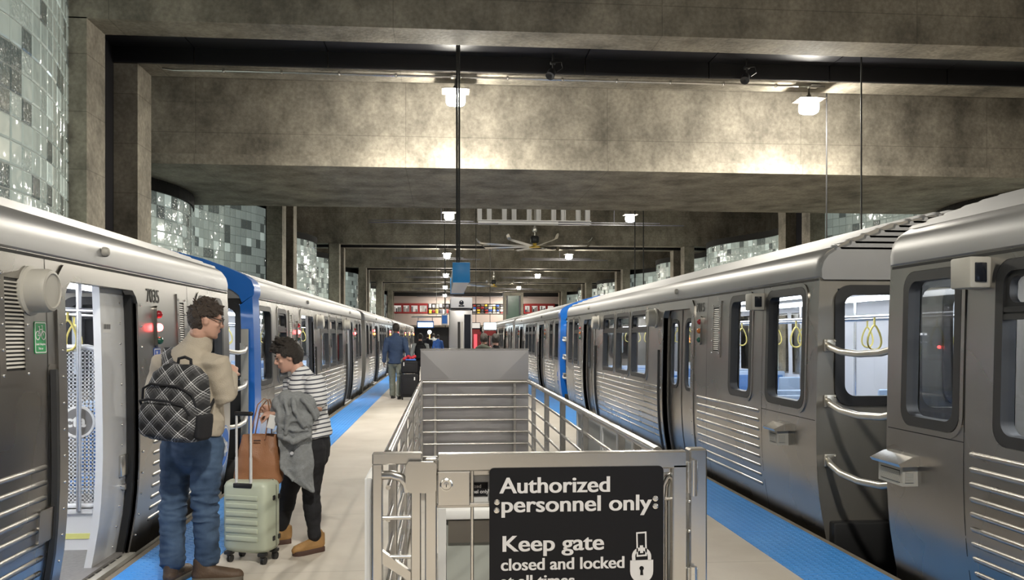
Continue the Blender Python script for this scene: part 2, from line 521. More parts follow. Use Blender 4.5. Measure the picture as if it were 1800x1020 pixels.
# ================================================================== the station hall
def tactile_mat():
    m, nt, p = new_mat('tactile_domes')
    N, L = nt.nodes, nt.links
    geo = N.new('ShaderNodeNewGeometry')
    sx = N.new('ShaderNodeSeparateXYZ'); L.new(geo.outputs['Position'], sx.inputs[0])
    hs = []
    for ax in ('X', 'Y'):
        k = N.new('ShaderNodeMath'); k.operation = 'MULTIPLY'; k.inputs[1].default_value = 2 * math.pi / 0.06
        L.new(sx.outputs[ax], k.inputs[0])
        c = N.new('ShaderNodeMath'); c.operation = 'COSINE'; L.new(k.outputs[0], c.inputs[0]); hs.append(c.outputs[0])
    ad = N.new('ShaderNodeMath'); ad.operation = 'ADD'; L.new(hs[0], ad.inputs[0]); L.new(hs[1], ad.inputs[1])
    mr = N.new('ShaderNodeMapRange'); mr.inputs['From Min'].default_value = 0.5; mr.inputs['From Max'].default_value = 1.2
    L.new(ad.outputs[0], mr.inputs['Value'])
    b = N.new('ShaderNodeBump'); b.inputs['Strength'].default_value = 1.0; b.inputs['Distance'].default_value = 0.006
    L.new(mr.outputs['Result'], b.inputs['Height']); L.new(b.outputs['Normal'], p.inputs['Normal'])
    n = N.new('ShaderNodeTexNoise'); n.inputs['Scale'].default_value = 2.5; n.inputs['Detail'].default_value = 5
    L.new(geo.outputs['Position'], n.inputs['Vector'])
    mx = N.new('ShaderNodeMix'); mx.data_type = 'RGBA'
    mx.inputs['A'].default_value = (0.040, 0.27, 0.80, 1); mx.inputs['B'].default_value = (0.08, 0.37, 0.92, 1)
    L.new(n.outputs['Fac'], mx.inputs['Factor']); L.new(mx.outputs['Result'], p.inputs['Base Color'])
    p.inputs['Roughness'].default_value = 0.40
    return m


M['tactile'] = tactile_mat()
PLX0, PLX1 = -2.21, 3.0
Y_END = 96.0
m = MB(); m.box(PLX0, -12, -1.1, PLX1, Y_END + 8, 0); structure('floor_platform', m, 'platform', 0)
m = MB(); m.box(-9.3, -12, -1.35, 18, Y_END + 8, -1.15); structure('floor_trackbed', m, 'track', 0)
m = MB(); m.box(6.05, -12, -1.1, 11.0, Y_END + 8, 0); structure('floor_far_platform', m, 'platform', 0)
for nm, x0, x1 in (('trim_tactile_strip_left', PLX0 + 0.03, -1.63), ('trim_tactile_strip_right', 2.385, PLX1 - 0.03)):
    m = MB()
    y = -11.7
    while y < Y_END:                                    # the strip is laid in tiles with thin joints
        m.box(x0, y, -0.02, x1, y + 1.214, 0.008); y += 1.22
    structure(nm, m, 'tactile', 0)
m = MB(); m.box(PLX0 - 0.02, -12, -0.16, PLX0 + 0.03, Y_END, 0.006); m.box(PLX1 - 0.03, -12, -0.16, PLX1 + 0.02, Y_END, 0.006)
structure('trim_platform_edge', m, 'kerb', 0)

XA0, XA1 = -9.3, 18.0
XCL, XCR = -5.52, 13.35                               # inner faces of the columns
m = MB(); m.box(XA0, -12, 9.3, XA1, Y_END + 8, 9.6); structure('ceiling', m, 'concrete_panel', 0)
m = MB(); m.box(XA0 - 0.3, -12, -1.3, XA0, Y_END + 8, 9.6); structure('wall_left', m, 'concrete', 0)
m = MB(); m.box(XA1, -12, -1.3, XA1 + 0.3, Y_END + 8, 9.6); structure('wall_right', m, 'concrete', 0)

for k in range(-1, 6):
    ya = 13.35 + PITCH * k
    for nm, y0, y1 in (('a', ya, ya + 0.7), ('b', ya + 2.15, ya + 2.85)):
        m = MB()
        m.box(XA0, y0, CEIL, XA1, y1, 9.3)
        structure('ceiling_beam', m, 'beam_concrete', 0)
        m = MB(); m.box(XCL - 0.56, y0, -1.15, XCL, y1, CEIL + 0.02); m.box(XCL - 0.56, y0 + 0.0, -1.15, XCL - 0.53, y1 + 0.02, CEIL)
        structure('concrete_column', m, 'concrete_panel', 0)
        m = MB(); m.box(XCR, y0, -1.15, XCR + 0.56, y1, CEIL + 0.02)
        structure('concrete_column', m, 'concrete_panel', 0)
    # dark panels over and beside the slot between the two beams of a pair
    m = MB()
    x = XA0
    while x < XA1:
        m.box(x, ya + 0.7, CEIL + 0.30, min(x + 2.38, XA1), ya + 2.15, CEIL + 0.36); x += 2.4
    x = XA0
    while x < XA1:
        m.box(x, ya + 2.10, CEIL + 0.005, min(x + 2.38, XA1), ya + 2.148, CEIL + 0.31); x += 2.4
    m.box(XCL - 0.50, ya + 0.7, -1.15, XCL - 0.42, ya + 2.15, CEIL + 0.3)
    m.box(XCR + 0.42, ya + 0.7, -1.15, XCR + 0.50, ya + 2.15, CEIL + 0.3)
    structure('trim_dark_panel', m, 'black_panel', 0)
# the deep low beam over the second bay, lit by the nearest lamps
m = MB()
m.box(XA0, 17.9, 5.22, XA1, 23.4, 9.3)
m.box(XA0, 17.80, 5.22, XA1, 17.9, 5.44)
structure('ceiling_deep_beam', m, 'beam_concrete', 0)


def wave(y):
    k = max(0.0, min(1.0, (y - 14.0) / 3.0)); k = k * k * (3 - 2 * k)
    return (1.36 - 1.31 * k) + (0.5 + 0.2 * k) * math.cos(2 * math.pi * (y - 10.5) / 10.5)


def glass_wall(name, x0, sgn, y_from, y_to):
    """an undulating wall of glass blocks: sgn +1 faces the platform from the left, -1 from the right"""
    B = 0.30
    pts = [(x0 + sgn * wave(y_from), y_from)]
    y = y_from
    while y < y_to:
        d = (wave(y + 0.01) - wave(y)) / 0.01
        y += B / math.sqrt(1 + d * d)
        pts.append((x0 + sgn * wave(y), y))
    m = MB(); m.attr = []
    cap = MB()
    for i in range(len(pts) - 1):
        (xa, yaa), (xb, yb) = pts[i], pts[i + 1]
        t = Vector((xb - xa, yb - yaa, 0)).normalized()
        nrm = Vector((t.y, -t.x, 0)) * sgn
        top = 7.6 if yaa < 15.6 else (4.94 if yaa < 24.2 else 6.24)
        nz = int(round((top + 0.2) / B))
        P = lambda a, z, d: (xa + (xb - xa) * a + nrm.x * d, yaa + (yb - yaa) * a + nrm.y * d, z)
        z0 = top - nz * B
        m.add([P(0, z0, 0), P(1, z0, 0), P(1, top, 0), P(0, top, 0)], [(0, 1, 2, 3)], 1); m.attr.append(0.9)
        cap.box(0, 0, 0, 0, 0, 0) if False else None
        cap.add([P(0, top, 0.05), P(1, top, 0.05), P(1, top + 0.30, 0.05), P(0, top + 0.30, 0.05), P(0, top, -0.12), P(1, top, -0.12), P(1, top + 0.30, -0.12), P(0, top + 0.30, -0.12)],
                [(0, 1, 2, 3), (7, 6, 5, 4), (3, 2, 6, 7), (0, 4, 5, 1)])
        for j in range(nz):
            za, zb = z0 + j * B, z0 + (j + 1) * B
            r = rnd.random()
            a, b = 0.02, 0.09
            o = [P(a, za + a * B, 0.002), P(1 - a, za + a * B, 0.002), P(1 - a, zb - a * B, 0.002), P(a, zb - a * B, 0.002)]
            n_ = [P(b, za + b * B, 0.016), P(1 - b, za + b * B, 0.016), P(1 - b, zb - b * B, 0.016), P(b, zb - b * B, 0.016)]
            m.add(o + n_, [(4, 5, 6, 7), (0, 1, 5, 4), (1, 2, 6, 5), (2, 3, 7, 6), (3, 0, 4, 7)], 0)
            m.attr += [r] * 5
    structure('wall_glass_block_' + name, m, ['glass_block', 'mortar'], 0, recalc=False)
    structure('trim_wall_cap_' + name, cap, 'black_gap', 0)


M['glass_block'] = glass_block()
for q in ('glass_block', 'shop_lit', 'sign_lit', 'cyan_lit', 'car_light', 'red_lamp', 'amber_lamp'):   # faint glows need no light sampling of their own
    M[q].cycles.emission_sampling = 'NONE'
M['mortar'] = mat('mortar', (0.40, 0.44, 0.42), 0.6, noise_scale=8)
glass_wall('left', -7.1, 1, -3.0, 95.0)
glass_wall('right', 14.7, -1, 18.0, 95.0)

# ------------------------------------------------------------------ end of the hall
E0 = Y_END + 1.0


def ez(v): return EYE + (HZ - v) / F_PX * (E0 * math.cos(TH) + 0)
def ex(u): return at_y(u, HZ, E0).x


m = MB(); m.box(XA0, E0 + 0.3, ez(521), XA1, E0 + 0.6, 9.3); structure('wall_end_upper', m, 'black_gap', 0)
m = MB(); m.box(ex(660), E0, ez(534), ex(1000), E0 + 0.3, ez(521)); structure('wall_end_fascia', m, 'pink_wall', 0)
m = MB(); m.box(ex(660), E0, ez(572), ex(752), E0 + 0.3, ez(551)); m.box(ex(752), E0, ez(572), ex(1000), E0 + 0.3, ez(553)); structure('wall_end_balustrade', m, 'pink_wall', 0)
m = MB(); m.box(XA0, E0 + 0.2, -0.1, ex(705), E0 + 0.6, ez(572)); m.box(ex(865), E0 + 0.2, -0.1, XA1, E0 + 0.6, ez(572)); structure('wall_end_lower', m, 'concrete_panel', 0)
m = MB(); m.box(XA0, E0 + 6, -0.1, XA1, E0 + 6.3, 9.3); structure('wall_end_back', m, 'shop_dark', 0)
m = MB(); m.box(XA0, E0 + 0.3, ez(572) - 0.2, XA1, E0 + 6, ez(572)); structure('floor_mezzanine', m, 'concrete', 0)


def shop_window(u0, u1, label, shades):
    """a red framed display window at the mezzanine with goods standing in it"""
    t = empty('display_window', (ex((u0 + u1) / 2), E0, ez(551)), label, 'shop window', 'display windows at the end of the hall')
    fn = lambda a, b, d: (a, E0 - d, b)
    m = MB()
    x0, x1, z0, z1 = ex(u0), ex(u1), ez(551.5), ez(533.5)
    w = 0.20
    m.frame([(x1, z1), (x0, z1), (x0, z0), (x1, z0)], [(x1 - w * .6, z1 - w * 1.3), (x0 + w * .6, z1 - w * 1.3), (x0 + w * .6, z0 + w), (x1 - w * .6, z0 + w)], fn, -0.3, 0.06)
    m.build('window_frame', 'red_shop', t, 0)
    m = MB(); m.box(x0 + .1, E0 + 0.5, z0, x1 - .1, E0 + 0.52, z1); m.build('lit_back_panel', 'shop_lit', t, 0)
    n = len(shades)
    for i, (mt, h) in enumerate(shades):
        xa = x0 + 0.14 + (x1 - x0 - 0.28) * i / n
        xb = x0 + 0.14 + (x1 - x0 - 0.28) * (i + 0.8) / n
        m = MB(); m.rbox(((xa + xb) / 2, E0 + 0.28, z0 + 0.15 + h / 2), (xb - xa, 0.2, h), 0.03)
        m.build('goods', mt, t)


SH = ['shop_dark', 'pale_board', 'beige_paint', 'white_paint', 'blue_sticker', 'steel_dark']
for i, (u0, u1, lab) in enumerate(((690.5, 707, 'red display window at the far left end of the mezzanine'),
                                   (707, 721, 'second red display window from the left along the far mezzanine'),
                                   (721, 736, 'third red display window from the left along the far mezzanine'),
                                   (736, 752, 'red display window next to the unframed shop front on the mezzanine'),
                                   (921, 933, 'red display window just right of the elevator shaft'),
                                   (933, 947, 'middle of the red display windows right of the elevator'),
                                   (947, 961, 'red display window near the right end of the mezzanine'),
                                   (961, 975, 'red display window at the far right end of the mezzanine'))):
    shop_window(u0, u1, lab, [(rnd.choice(SH), rnd.uniform(0.35, 0.75)) for _ in range(4)])


M['goods_brown'] = mat('goods_brown', (.16, .13, .11), .6, noise_scale=2)


def shop_front(u0, u1, v0, v1, label, cols, rows, seed):
    q = random.Random(seed)
    t = empty('shop_front', (ex((u0 + u1) / 2), E0, ez(v1)), label, 'shop front')
    m = MB(); m.box(ex(u0), E0 + 0.5, ez(v1), ex(u1), E0 + 0.56, ez(v0)); m.build('back_wall', 'goods_brown', t, 0)
    pal = ['shop_lit', 'sign_light_grey', 'shop_dark', 'goods_brown', 'blue_sticker', 'red_shop', 'yellow', 'beige_paint', 'pale_board', 'shop_dark', 'sign_light_grey', 'red_shop', 'pale_board']
    for j in range(rows):
        for i in range(cols):
            ua, ub = u0 + (u1 - u0) * (i + q.uniform(.02, .2)) / cols, u0 + (u1 - u0) * (i + q.uniform(.7, .95)) / cols
            va, vb = v0 + (v1 - v0) * (j + q.uniform(.05, .3)) / rows, v0 + (v1 - v0) * (j + q.uniform(.75, .98)) / rows
            m = MB(); m.rbox(((ex(ua) + ex(ub)) / 2, E0 + 0.25, (ez(va) + ez(vb)) / 2), (ex(ub) - ex(ua), 0.3, ez(va) - ez(vb)), 0.03)
            m.build('display_rack', q.choice(pal), t)
    m = MB(); m.box(ex(u0), E0 - 0.05, ez(v1), ex(u1), E0 + 0.5, ez(v1) + 0.06); m.build('ledge', 'steel_dark', t, 0)


shop_front(753, 790, 533, 552, 'open shop front with white displays left of the centre kiosk', 6, 2, 3)
shop_front(831, 886, 534.5, 552, 'crowded shop front with coloured goods beside the elevator shaft', 8, 4, 5)

# elevator shaft near the end of the platform
ES = 70.0
t = empty('elevator_shaft', (at_y(903, 590, ES).x, ES, 0), 'glass elevator shaft in a concrete frame above the far platform', 'elevator')
fn = lambda a, b, d: (a, ES - d, b)
q0, q1 = at_y(886.5, 514, ES), at_y(920, 566, ES)
m = MB()
m.frame([(q1.x, q0.z), (q0.x, q0.z), (q0.x, 0), (q1.x, 0)], [(q1.x - .22, q0.z - .28), (q0.x + .16, q0.z - .28), (q0.x + .16, 2.55), (q1.x - .22, 2.55)], fn, -1.6, 0)
m.build('frame', 'concrete', t, 0)
m = MB(); m.box(q0.x + .16, ES + .1, 2.55, q1.x - .22, ES + .16, q0.z - .28); m.build('glass_front', 'elevator_glass', t, 0)
m = MB(); m.box(q0.x + .2, ES + .02, 3.4, q0.x + .3, ES + .1, q0.z - .3); m.build('guide_rail', 'shop_dark', t, 0)
m = MB(); m.box(q1.x - .36, ES + .02, 3.4, q1.x - .26, ES + .1, q0.z - .3); m.build('guide_rail', 'shop_dark', t, 0)

# ================================================================== the trains
PROF = [(-0.42, -0.15), (-0.2, -0.115), (0.0, -0.078), (0.15, -0.05), (0.3, -0.026), (0.45, -0.012), (0.6, -0.004), (0.75, 0.0), (0.9, 0.0), (1.1, -0.003), (1.3, -0.006),
        (1.5, -0.010), (1.7, -0.015), (1.9, -0.022), (2.1, -0.032)]
HALF = 1.40
ROOF = [(-0.035, 2.085), (-0.02, 2.10), (-0.018, 2.17), (-0.035, 2.245), (-0.075, 2.30), (-0.13, 2.335)]
_x = -0.13
while _x > -1.38:                                        # ribbed crown
    z0_ = 2.335 + 0.31 * math.sin(min(1, (-0.13 - _x) / 1.25) * math.pi / 2)
    ROOF += [(_x - 0.012, z0_ + 0.004), (_x - 0.020, z0_ + 0.028), (_x - 0.042, z0_ + 0.03), (_x - 0.054, z0_ + 0.014)]
    _x -= 0.125
ROOF = [p for p in ROOF if p[0] > -HALF]


def prof(z):
    for (za, da), (zb, db) in zip(PROF, PROF[1:]):
        if z <= zb:
            t = (z - za) / (zb - za)
            return da + (db - da) * max(0, min(1, t))
    return PROF[-1][1]


class Side:
    """one flank of a car: maps (distance along, height, outward) to the world"""
    def __init__(s, X0, nx): s.X0, s.nx = X0, nx
    def __call__(s, y, z, d=0.0): return (s.X0 + s.nx * (prof(z) + d), y, z)


def skin(mb, side, y0, y1, holes, d, zlo=-0.42, zhi=2.1, mi=0):
    ys = sorted({round(v, 4) for v in [y0, y1] + [h[0] for h in holes] + [h[1] for h in holes]})
    zs = sorted({round(v, 4) for v in [zlo, zhi] + [z for z, _ in PROF if zlo < z < zhi] + [v for h in holes for v in h[2:4] if zlo < v < zhi]})
    idx = {}
    verts, faces = [], []
    for i, y in enumerate(ys):
        for j, z in enumerate(zs):
            idx[i, j] = len(verts); verts.append(side(y, z, d))
    for i in range(len(ys) - 1):
        for j in range(len(zs) - 1):
            yc, zc = (ys[i] + ys[i + 1]) / 2, (zs[j] + zs[j + 1]) / 2
            if any(h[0] < yc < h[1] and h[2] < zc < h[3] for h in holes):
                continue
            faces.append((idx[i, j], idx[i + 1, j], idx[i + 1, j + 1], idx[i, j + 1]))
    mb.add(verts, faces, mi)


def window(root, side, y0, y1, z0, z1, transom=None, gl='glass', r=0.11, name='window', fw=0.062, surround=True):
    fn = lambda a, b, d: side(a, b, d)
    m = MB()
    n = 6
    outer = rrect(y0, y1, z0, z1, r, n)
    inner = rrect(y0 + fw, y1 - fw, z0 + fw, z1 - fw, max(0.03, r - fw * 0.55), n)
    m.frame(outer, inner, fn, -0.07, 0.010)
    if transom:
        m.frame(rrect(y0 + fw * .5, y1 - fw * .5, transom - 0.035, transom + 0.035, 0.02, 1), rrect(y0 + fw * .9, y1 - fw * .9, transom - 0.006, transom + 0.006, 0.004, 1), fn, -0.05, 0.006)
        m.prism([(y0 + fw * .8, transom - 0.01), (y1 - fw * .8, transom - 0.01), (y1 - fw * .8, transom + 0.01), (y0 + fw * .8, transom + 0.01)], fn, -0.05, 0.0)
        # the hinged upper sash sits in a frame of its own
        m.frame(rrect(y0 + fw * .7, y1 - fw * .7, transom + 0.02, z1 - fw * .7, 0.06, 3), rrect(y0 + fw + 0.03, y1 - fw - 0.03, transom + 0.055, z1 - fw - 0.03, 0.05, 3), fn, -0.05, -0.006)
    w = m.build(name, 'rubber', root, 40)
    if surround:
        ms = MB()
        ms.frame(rrect(y0 - 0.035, y1 + 0.035, z0 - 0.035, z1 + 0.035, r + 0.03, n), rrect(y0 - 0.003, y1 + 0.003, z0 - 0.003, z1 + 0.003, r, n), fn, -0.02, 0.009)
        ms.build('surround', 'steel', w, 40)
    g = MB()
    zs = [z0 + fw * .6 + (z1 - z0 - 1.2 * fw) * k / 6 for k in range(7)]
    v = [side(y, z, -0.035) for z in zs for y in (y0 + fw * .6, y1 - fw * .6)]
    g.add(v, [(2 * k, 2 * k + 1, 2 * k + 3, 2 * k + 2) for k in range(6)])
    g.build('pane', gl, w, 30)
    return (y0 + 0.035, y1 - 0.035, z0 + 0.035, z1 - 0.035)


def ribs(root, side, y0, y1, z0, z1, n, slots=()):
    m = MB()
    for k in range(n):
        z = z0 + (z1 - z0) * k / (n - 1)
        rings = []
        for y, s in ((y0, 0.05), (y0 + 0.03, 1), (y1 - 0.03, 1), (y1, 0.05)):
            rings.append([side(y, z + math.sin(a) * 0.017 * max(s, .4), math.cos(a) * 0.015 * s - 0.002) for a in [math.pi * (-0.5 + q / 5) for q in range(6)]])
        m.rings(rings, caps=False)
    m.build('fluted_panel', 'steel', root, 50)


def seam(mb, side, y=None, z=None, y0=0, y1=0, z0=-0.3, z1=2.08, w=0.006):
    if y is not None:
        zs = [z0 + (z1 - z0) * k / 14 for k in range(15)]
        mb.add([side(a, zz, 0.0015) for zz in zs for a in (y - w / 2, y + w / 2)], [(2 * k, 2 * k + 1, 2 * k + 3, 2 * k + 2) for k in range(14)])
    else:
        mb.add([side(y0, z - w / 2, 0.0015), side(y1, z - w / 2, 0.0015), side(y1, z + w / 2, 0.0015), side(y0, z + w / 2, 0.0015)], [(0, 1, 2, 3)])


def louver(root, side, y0, y1, z0, z1, n):
    m = MB()
    fn = lambda a, b, d: side(a, b, d)
    m.frame([(y1, z1), (y0, z1), (y0, z0), (y1, z0)], [(y1 - .06, z1 - .07), (y0 + .06, z1 - .07), (y0 + .06, z0 + .07), (y1 - .06, z0 + .07)], fn, -0.01, 0.012)
    m.build_name = None
    o = m.build('louvered_vent', 'steel', root, 0)
    m = MB()
    m.prism([(y0 + .055, z0 + .06), (y1 - .055, z0 + .06), (y1 - .055, z1 - .06), (y0 + .055, z1 - .06)], fn, -0.004, 0.002)
    m.build('dark_backing', 'rubber', o, 0)
    m = MB()
    for k in range(n):
        z = z0 + .08 + (z1 - z0 - .16) * (k + .5) / n
        h = (z1 - z0 - .16) / n
        m.add([side(y0 + .06, z - h * .30, 0.010), side(y1 - .06, z - h * .30, 0.010), side(y1 - .06, z + h * .20, 0.003), side(y0 + .06, z + h * .20, 0.003)], [(0, 1, 2, 3)])
    m.build('slats', 'beige_paint', o, 0)
    m = MB()
    for yy in (y0 + .03, y1 - .03):
        for k in range(5):
            m.sphere(side(yy, z0 + .05 + (z1 - z0 - .1) * k / 4, 0.013), 0.009, 8)
    m.build('rivets', 'steel_bright', o, 40)


def round_vent(root, side, y, z, r=0.125):
    m = MB()
    c = Vector(side(y, z, 0)); nx = side.nx
    pr = [(r * 1.12, 0.0), (r * 1.12, 0.02), (r * .98, 0.03), (r * .97, 0.11), (r * .9, 0.13), (r * .78, 0.135), (r * .74, 0.128), (r * .2, 0.13), (0.001, 0.13)]
    m.lathe([(a, nx * h) for a, h in pr], c, 28, 'x')
    m.build('round_speaker', 'beige_paint', root, 40)


def indicator(root, side, y, z, lit):
    m = MB()
    m.prism(rrect(y - .035, y + .035, z - .17, z + .17, 0.03, 4), lambda a, b, d: side(a, b, d), -0.005, 0.022)
    o = m.build('door_indicator', 'steel', root, 40)
    mats = {True: ['red_lens', 'red_lamp', 'green_lens'], False: ['red_lens', 'amber_lens', 'green_lens'], 'amber': ['red_lamp', 'amber_lamp', 'green_lens']}[lit]
    for k, mt in enumerate(mats):
        q = MB(); q.sphere(side(y, z + .10 - .105 * k, 0.024), 0.032, 12); q.build('lens', mt, o)


def hood_vent(root, side, ya, yb, z0, z1):
    """box vent with a sloping hood over a small louvre"""
    m = MB(); nx = side.nx
    m.prism([(-0.004, z0), (0.10, z0), (0.10, z1 - 0.03), (-0.004, z1 - 0.03)], lambda a, b, d: (side.X0 + nx * (a + prof(.75)), d, b), ya + .03, yb - .03)
    o = m.build('hooded_vent', 'beige_paint', root, 0)
    q = MB(); q.prism([(-0.004, z1 - 0.03), (0.13, z1 - 0.035), (0.145, z1 - 0.015), (0.05, z1 + 0.03), (-0.004, z1 + 0.035)], lambda a, b, d: (side.X0 + nx * (a + prof(.75)), d, b), ya, yb)
    q.build('hood', 'steel_bright', o, 0)
    q = MB()
    q.box(side.X0 + nx * 0.1005, ya + .06, z0 + .02, side.X0 + nx * 0.101, yb - .06, z1 - .06)
    xe = yb - .03 if False else None
    q.build('dark_backing', 'rubber', o, 0)
    q = MB()
    for k in range(8):
        z = z0 + .025 + (z1 - z0 - .09) * k / 8
        q.box(side.X0 + nx * 0.1005, ya + .06, z, side.X0 + nx * 0.106, yb - .06, z + .007)
        # the louvre also wraps the end that faces the platform's near end
        q.box(side.X0 + nx * 0.03, ya + .024, z, side.X0 + nx * 0.085, ya + .031, z + .007)
    q.build('slats', 'beige_paint', o, 0)


def box_lamp(root, side, y0, y1, z0, z1):
    m = MB(); nx = side.nx
    m.rbox((side.X0 + nx * (prof((z0 + z1) / 2) + 0.055), (y0 + y1) / 2, (z0 + z1) / 2), (0.13, y1 - y0, z1 - z0), 0.012)
    o = m.build('camera_box', 'beige_paint', root, 40)
    q = MB(); xx = side.X0 + nx * (prof((z0 + z1) / 2) + 0.06)
    q.rbox((xx, y0 - 0.003, (z0 + z1) / 2), (0.07, 0.012, (z1 - z0) * .62), 0.01)
    q.build('lens_window', 'dark_screen', o, 40)


def strap(root, p, name='hand_strap'):
    m = MB()
    x, y, z = p
    m.tube([(x, y, z + 0.02), (x, y, z - 0.05)], 0.010, 8)
    loop = []
    for k in range(16):
        a = 2 * math.pi * k / 16
        rr = 0.062 * (1 - 0.42 * math.sin(a))
        loop.append((x + rr * math.cos(a), y, z - 0.17 + 0.115 * math.sin(a)))
    m.tube(loop, 0.0095, 8, closed=True)
    m.build(name, 'strap_yellow', root, 60)


def seat_pair(root, x, y, face, w=0.9):
    """a transverse two-place seat: light shell with blue cushions; face = +1 looks along +y"""
    m = MB()
    m.rbox((x, y, 0.42), (w, 0.46, 0.05), 0.02)
    m.rbox((x, y - face * 0.24, 0.72), (w, 0.05, 0.62), 0.024, rot=Euler((face * 0.12, 0, 0)))
    m.box(x - w * .4, y - .12, 0.0, x + w * .4, y + .12, 0.40)
    o = m.build('seat', 'seat_shell', root, 40)
    for s in (-1, 1):
        q = MB()
        q.rbox((x + s * w * .24, y + face * .01, 0.455), (w * .42, 0.40, 0.04), 0.018)
        q.rbox((x + s * w * .24, y - face * 0.205, 0.74), (w * .40, 0.03, 0.46), 0.014, rot=Euler((face * 0.12, 0, 0)))
        q.build('cushion', 'seat_blue', o, 40)


def put_number(root, side, txt, yL, z, size, name='lettering', mt='num_black', xs=1.0, d=0.003, direction=1):
    """text that runs left to right for someone on the platform"""
    m = MB(); nx = side.nx
    put_text(m, txt, size, lambda a, b, c: side(yL + direction * a, z + b, d + c), 0.0, 0.001, xs=xs)
    return m.build(name, mt, root, 0)


def make_car(name, X0, nx, y0, y1, label, feats, near='steel', far='steel', detail=2, number=None, lit=True):
    xc = X0 - nx * HALF
    root = empty('train_car', (xc, (y0 + y1) / 2, -0.9), label, 'train car', 'cars of the left train' if nx > 0 else 'cars of the right train')
    side = Side(X0, nx)
    other = Side(xc - nx * HALF, -nx)
    holes, doors = [], []
    glassm = 'glass'
    for f in feats:
        if f[0] == 'win':
            _, a, b, c, e, tr = f
            holes.append(window(root, side, a, b, c, e, tr, glassm))
        elif f[0] == 'door':
            doors.append(f)
            holes.append((f[1], f[2], -0.06, 1.97))
    body = MB()
    skin(body, side, y0, y1, holes, 0)
    oh = []
    for f in feats:                                        # the far flank mirrors the near one
        if f[0] == 'win':
            oh.append((f[1] + .035, f[2] - .035, f[3] + .035, f[4] - .035))
    skin(body, other, y0, y1, oh, 0)
    # roof eave strip below the gutter, floor pan
    body.add([side(y0, 2.1), side(y1, 2.1), (xc, y1, 2.1), (xc, y0, 2.1)], []) if False else None
    for f in doors:                                        # reveals of the door openings
        for yy in (f[1], f[2]):
            zs = [-0.06 + 2.03 * k / 12 for k in range(13)]
            body.add([side(yy, z, d) for z in zs for d in (0.0, -0.13)], [(2 * k, 2 * k + 1, 2 * k + 3, 2 * k + 2) for k in range(12)])
        body.add([side(f[1], 1.97, 0), side(f[2], 1.97, 0), side(f[2], 1.97, -0.13), side(f[1], 1.97, -0.13)], [(0, 1, 2, 3)])
    body.build('body', 'steel', root, 30)
    # ends
    for yy, sgn, style in ((y0, -1, near), (y1, 1, far)):
        e = MB()
        win = (1.08, 2.00)
        zs = sorted({-0.42, -0.15, 0.0, 0.3, 0.6, 0.9, win[0], win[1], 1.4, 1.7, 2.1})
        rz = [(2.1, -0.03), (2.20, -0.035), (2.30, -0.09), (2.40, -0.28), (2.53, -0.62), (2.62, -1.1)]
        rows = [(z, HALF + prof(z)) for z in zs] + [(z, HALF + d) for z, d in rz[1:]]
        wx = [-1.22, -0.62, -0.30, 0.30, 0.62, 1.22]
        for (za, wa), (zb, wb) in zip(rows, rows[1:]):
            ca = [-wa] + [max(-wa, min(wa, v)) for v in wx] + [wa]
            cb = [-wb] + [max(-wb, min(wb, v)) for v in wx] + [wb]
            for k in range(len(ca) - 1):
                if k in (1, 3, 5) and win[0] <= za and zb <= win[1] + 1e-6:
                    continue
                if ca[k + 1] - ca[k] < 1e-5 and cb[k + 1] - cb[k] < 1e-5:
                    continue
                e.add([(xc + ca[k], yy, za), (xc + ca[k + 1], yy, za), (xc + cb[k + 1], yy, zb), (xc + cb[k], yy, zb)], [(0, 1, 2, 3)])
        eo = e.build('end_wall', 'rubber' if style == 'blue' else 'end_steel', root, 20)
        for a, b in ((-1.22, -0.62), (-0.30, 0.30), (0.62, 1.22)):
            fm = MB()
            fn = lambda p, q, d: (xc + p, yy + sgn * d, q)
            fm.frame(rrect(a - .03, b + .03, win[0] - .03, win[1] + .03, 0.13, 6), rrect(a + .05, b - .05, win[0] + .05, win[1] - .05, 0.09, 6), fn, -0.04, 0.022)
            wo = fm.build('end_window', 'rubber', root, 40)
            g = MB(); g.quad(fn(a, win[0], -.01), fn(b, win[0], -.01), fn(b, win[1], -.01), fn(a, win[1], -.01)); g.build('pane', glassm, wo, 0)
        if style == 'blue':                                # blue surround wrapped round the end
            bl = MB()
            outl = [(HALF + prof(z) + .012, z) for z in (-0.40, -0.1, 0.2, 0.5, 0.8, 1.1, 1.4, 1.7, 1.95, 2.08)] + [(HALF + d, z) for d, z in ((0.0, 2.12), (0.005, 2.2), (-0.03, 2.29), (-0.10, 2.345), (-0.3, 2.44), (-0.6, 2.55), (-1.0, 2.655))]
            outl = outl + [(-x, z) for x, z in reversed(outl)]
            inl = [(x - (0.15 if x > 0 else -0.15) if abs(x) > .3 else x, max(z - (0.18 if z > 2.0 else 0.0), z if z < 2.0 else 2.0)) for x, z in outl]
            inl = [((max(0.02, abs(x)) * (1 if x > 0 else -1)), z) for x, z in inl]
            bl.frame(outl, inl, lambda p, q, d: (xc + p, yy + sgn * d, q), -0.30, 0.05)
            bl.build('blue_end_surround', 'blue_paint', root, 40)
        bb = MB(); bb.rbox((xc, yy + sgn * .03, -.14), (2 * HALF - .22, .10, .52), .02); bb.rbox((xc, yy + sgn * .20, -.30), (.5, .5, .3), .04); bb.build('buffer_beam', 'rubber', root, 30)
        if True:
            un = MB(); un.box(xc - 1.28, yy + (0.02 if sgn < 0 else -0.25), -0.85, xc + 1.28, yy + (0.25 if sgn < 0 else -0.02), -0.02); un.build('underframe_end', 'track', root, 0)
    # roof
    rf = MB()
    half = [(HALF + d, z) for d, z in ROOF]
    sect = half + [(-x, z) for x, z in reversed(half)]
    rings = []
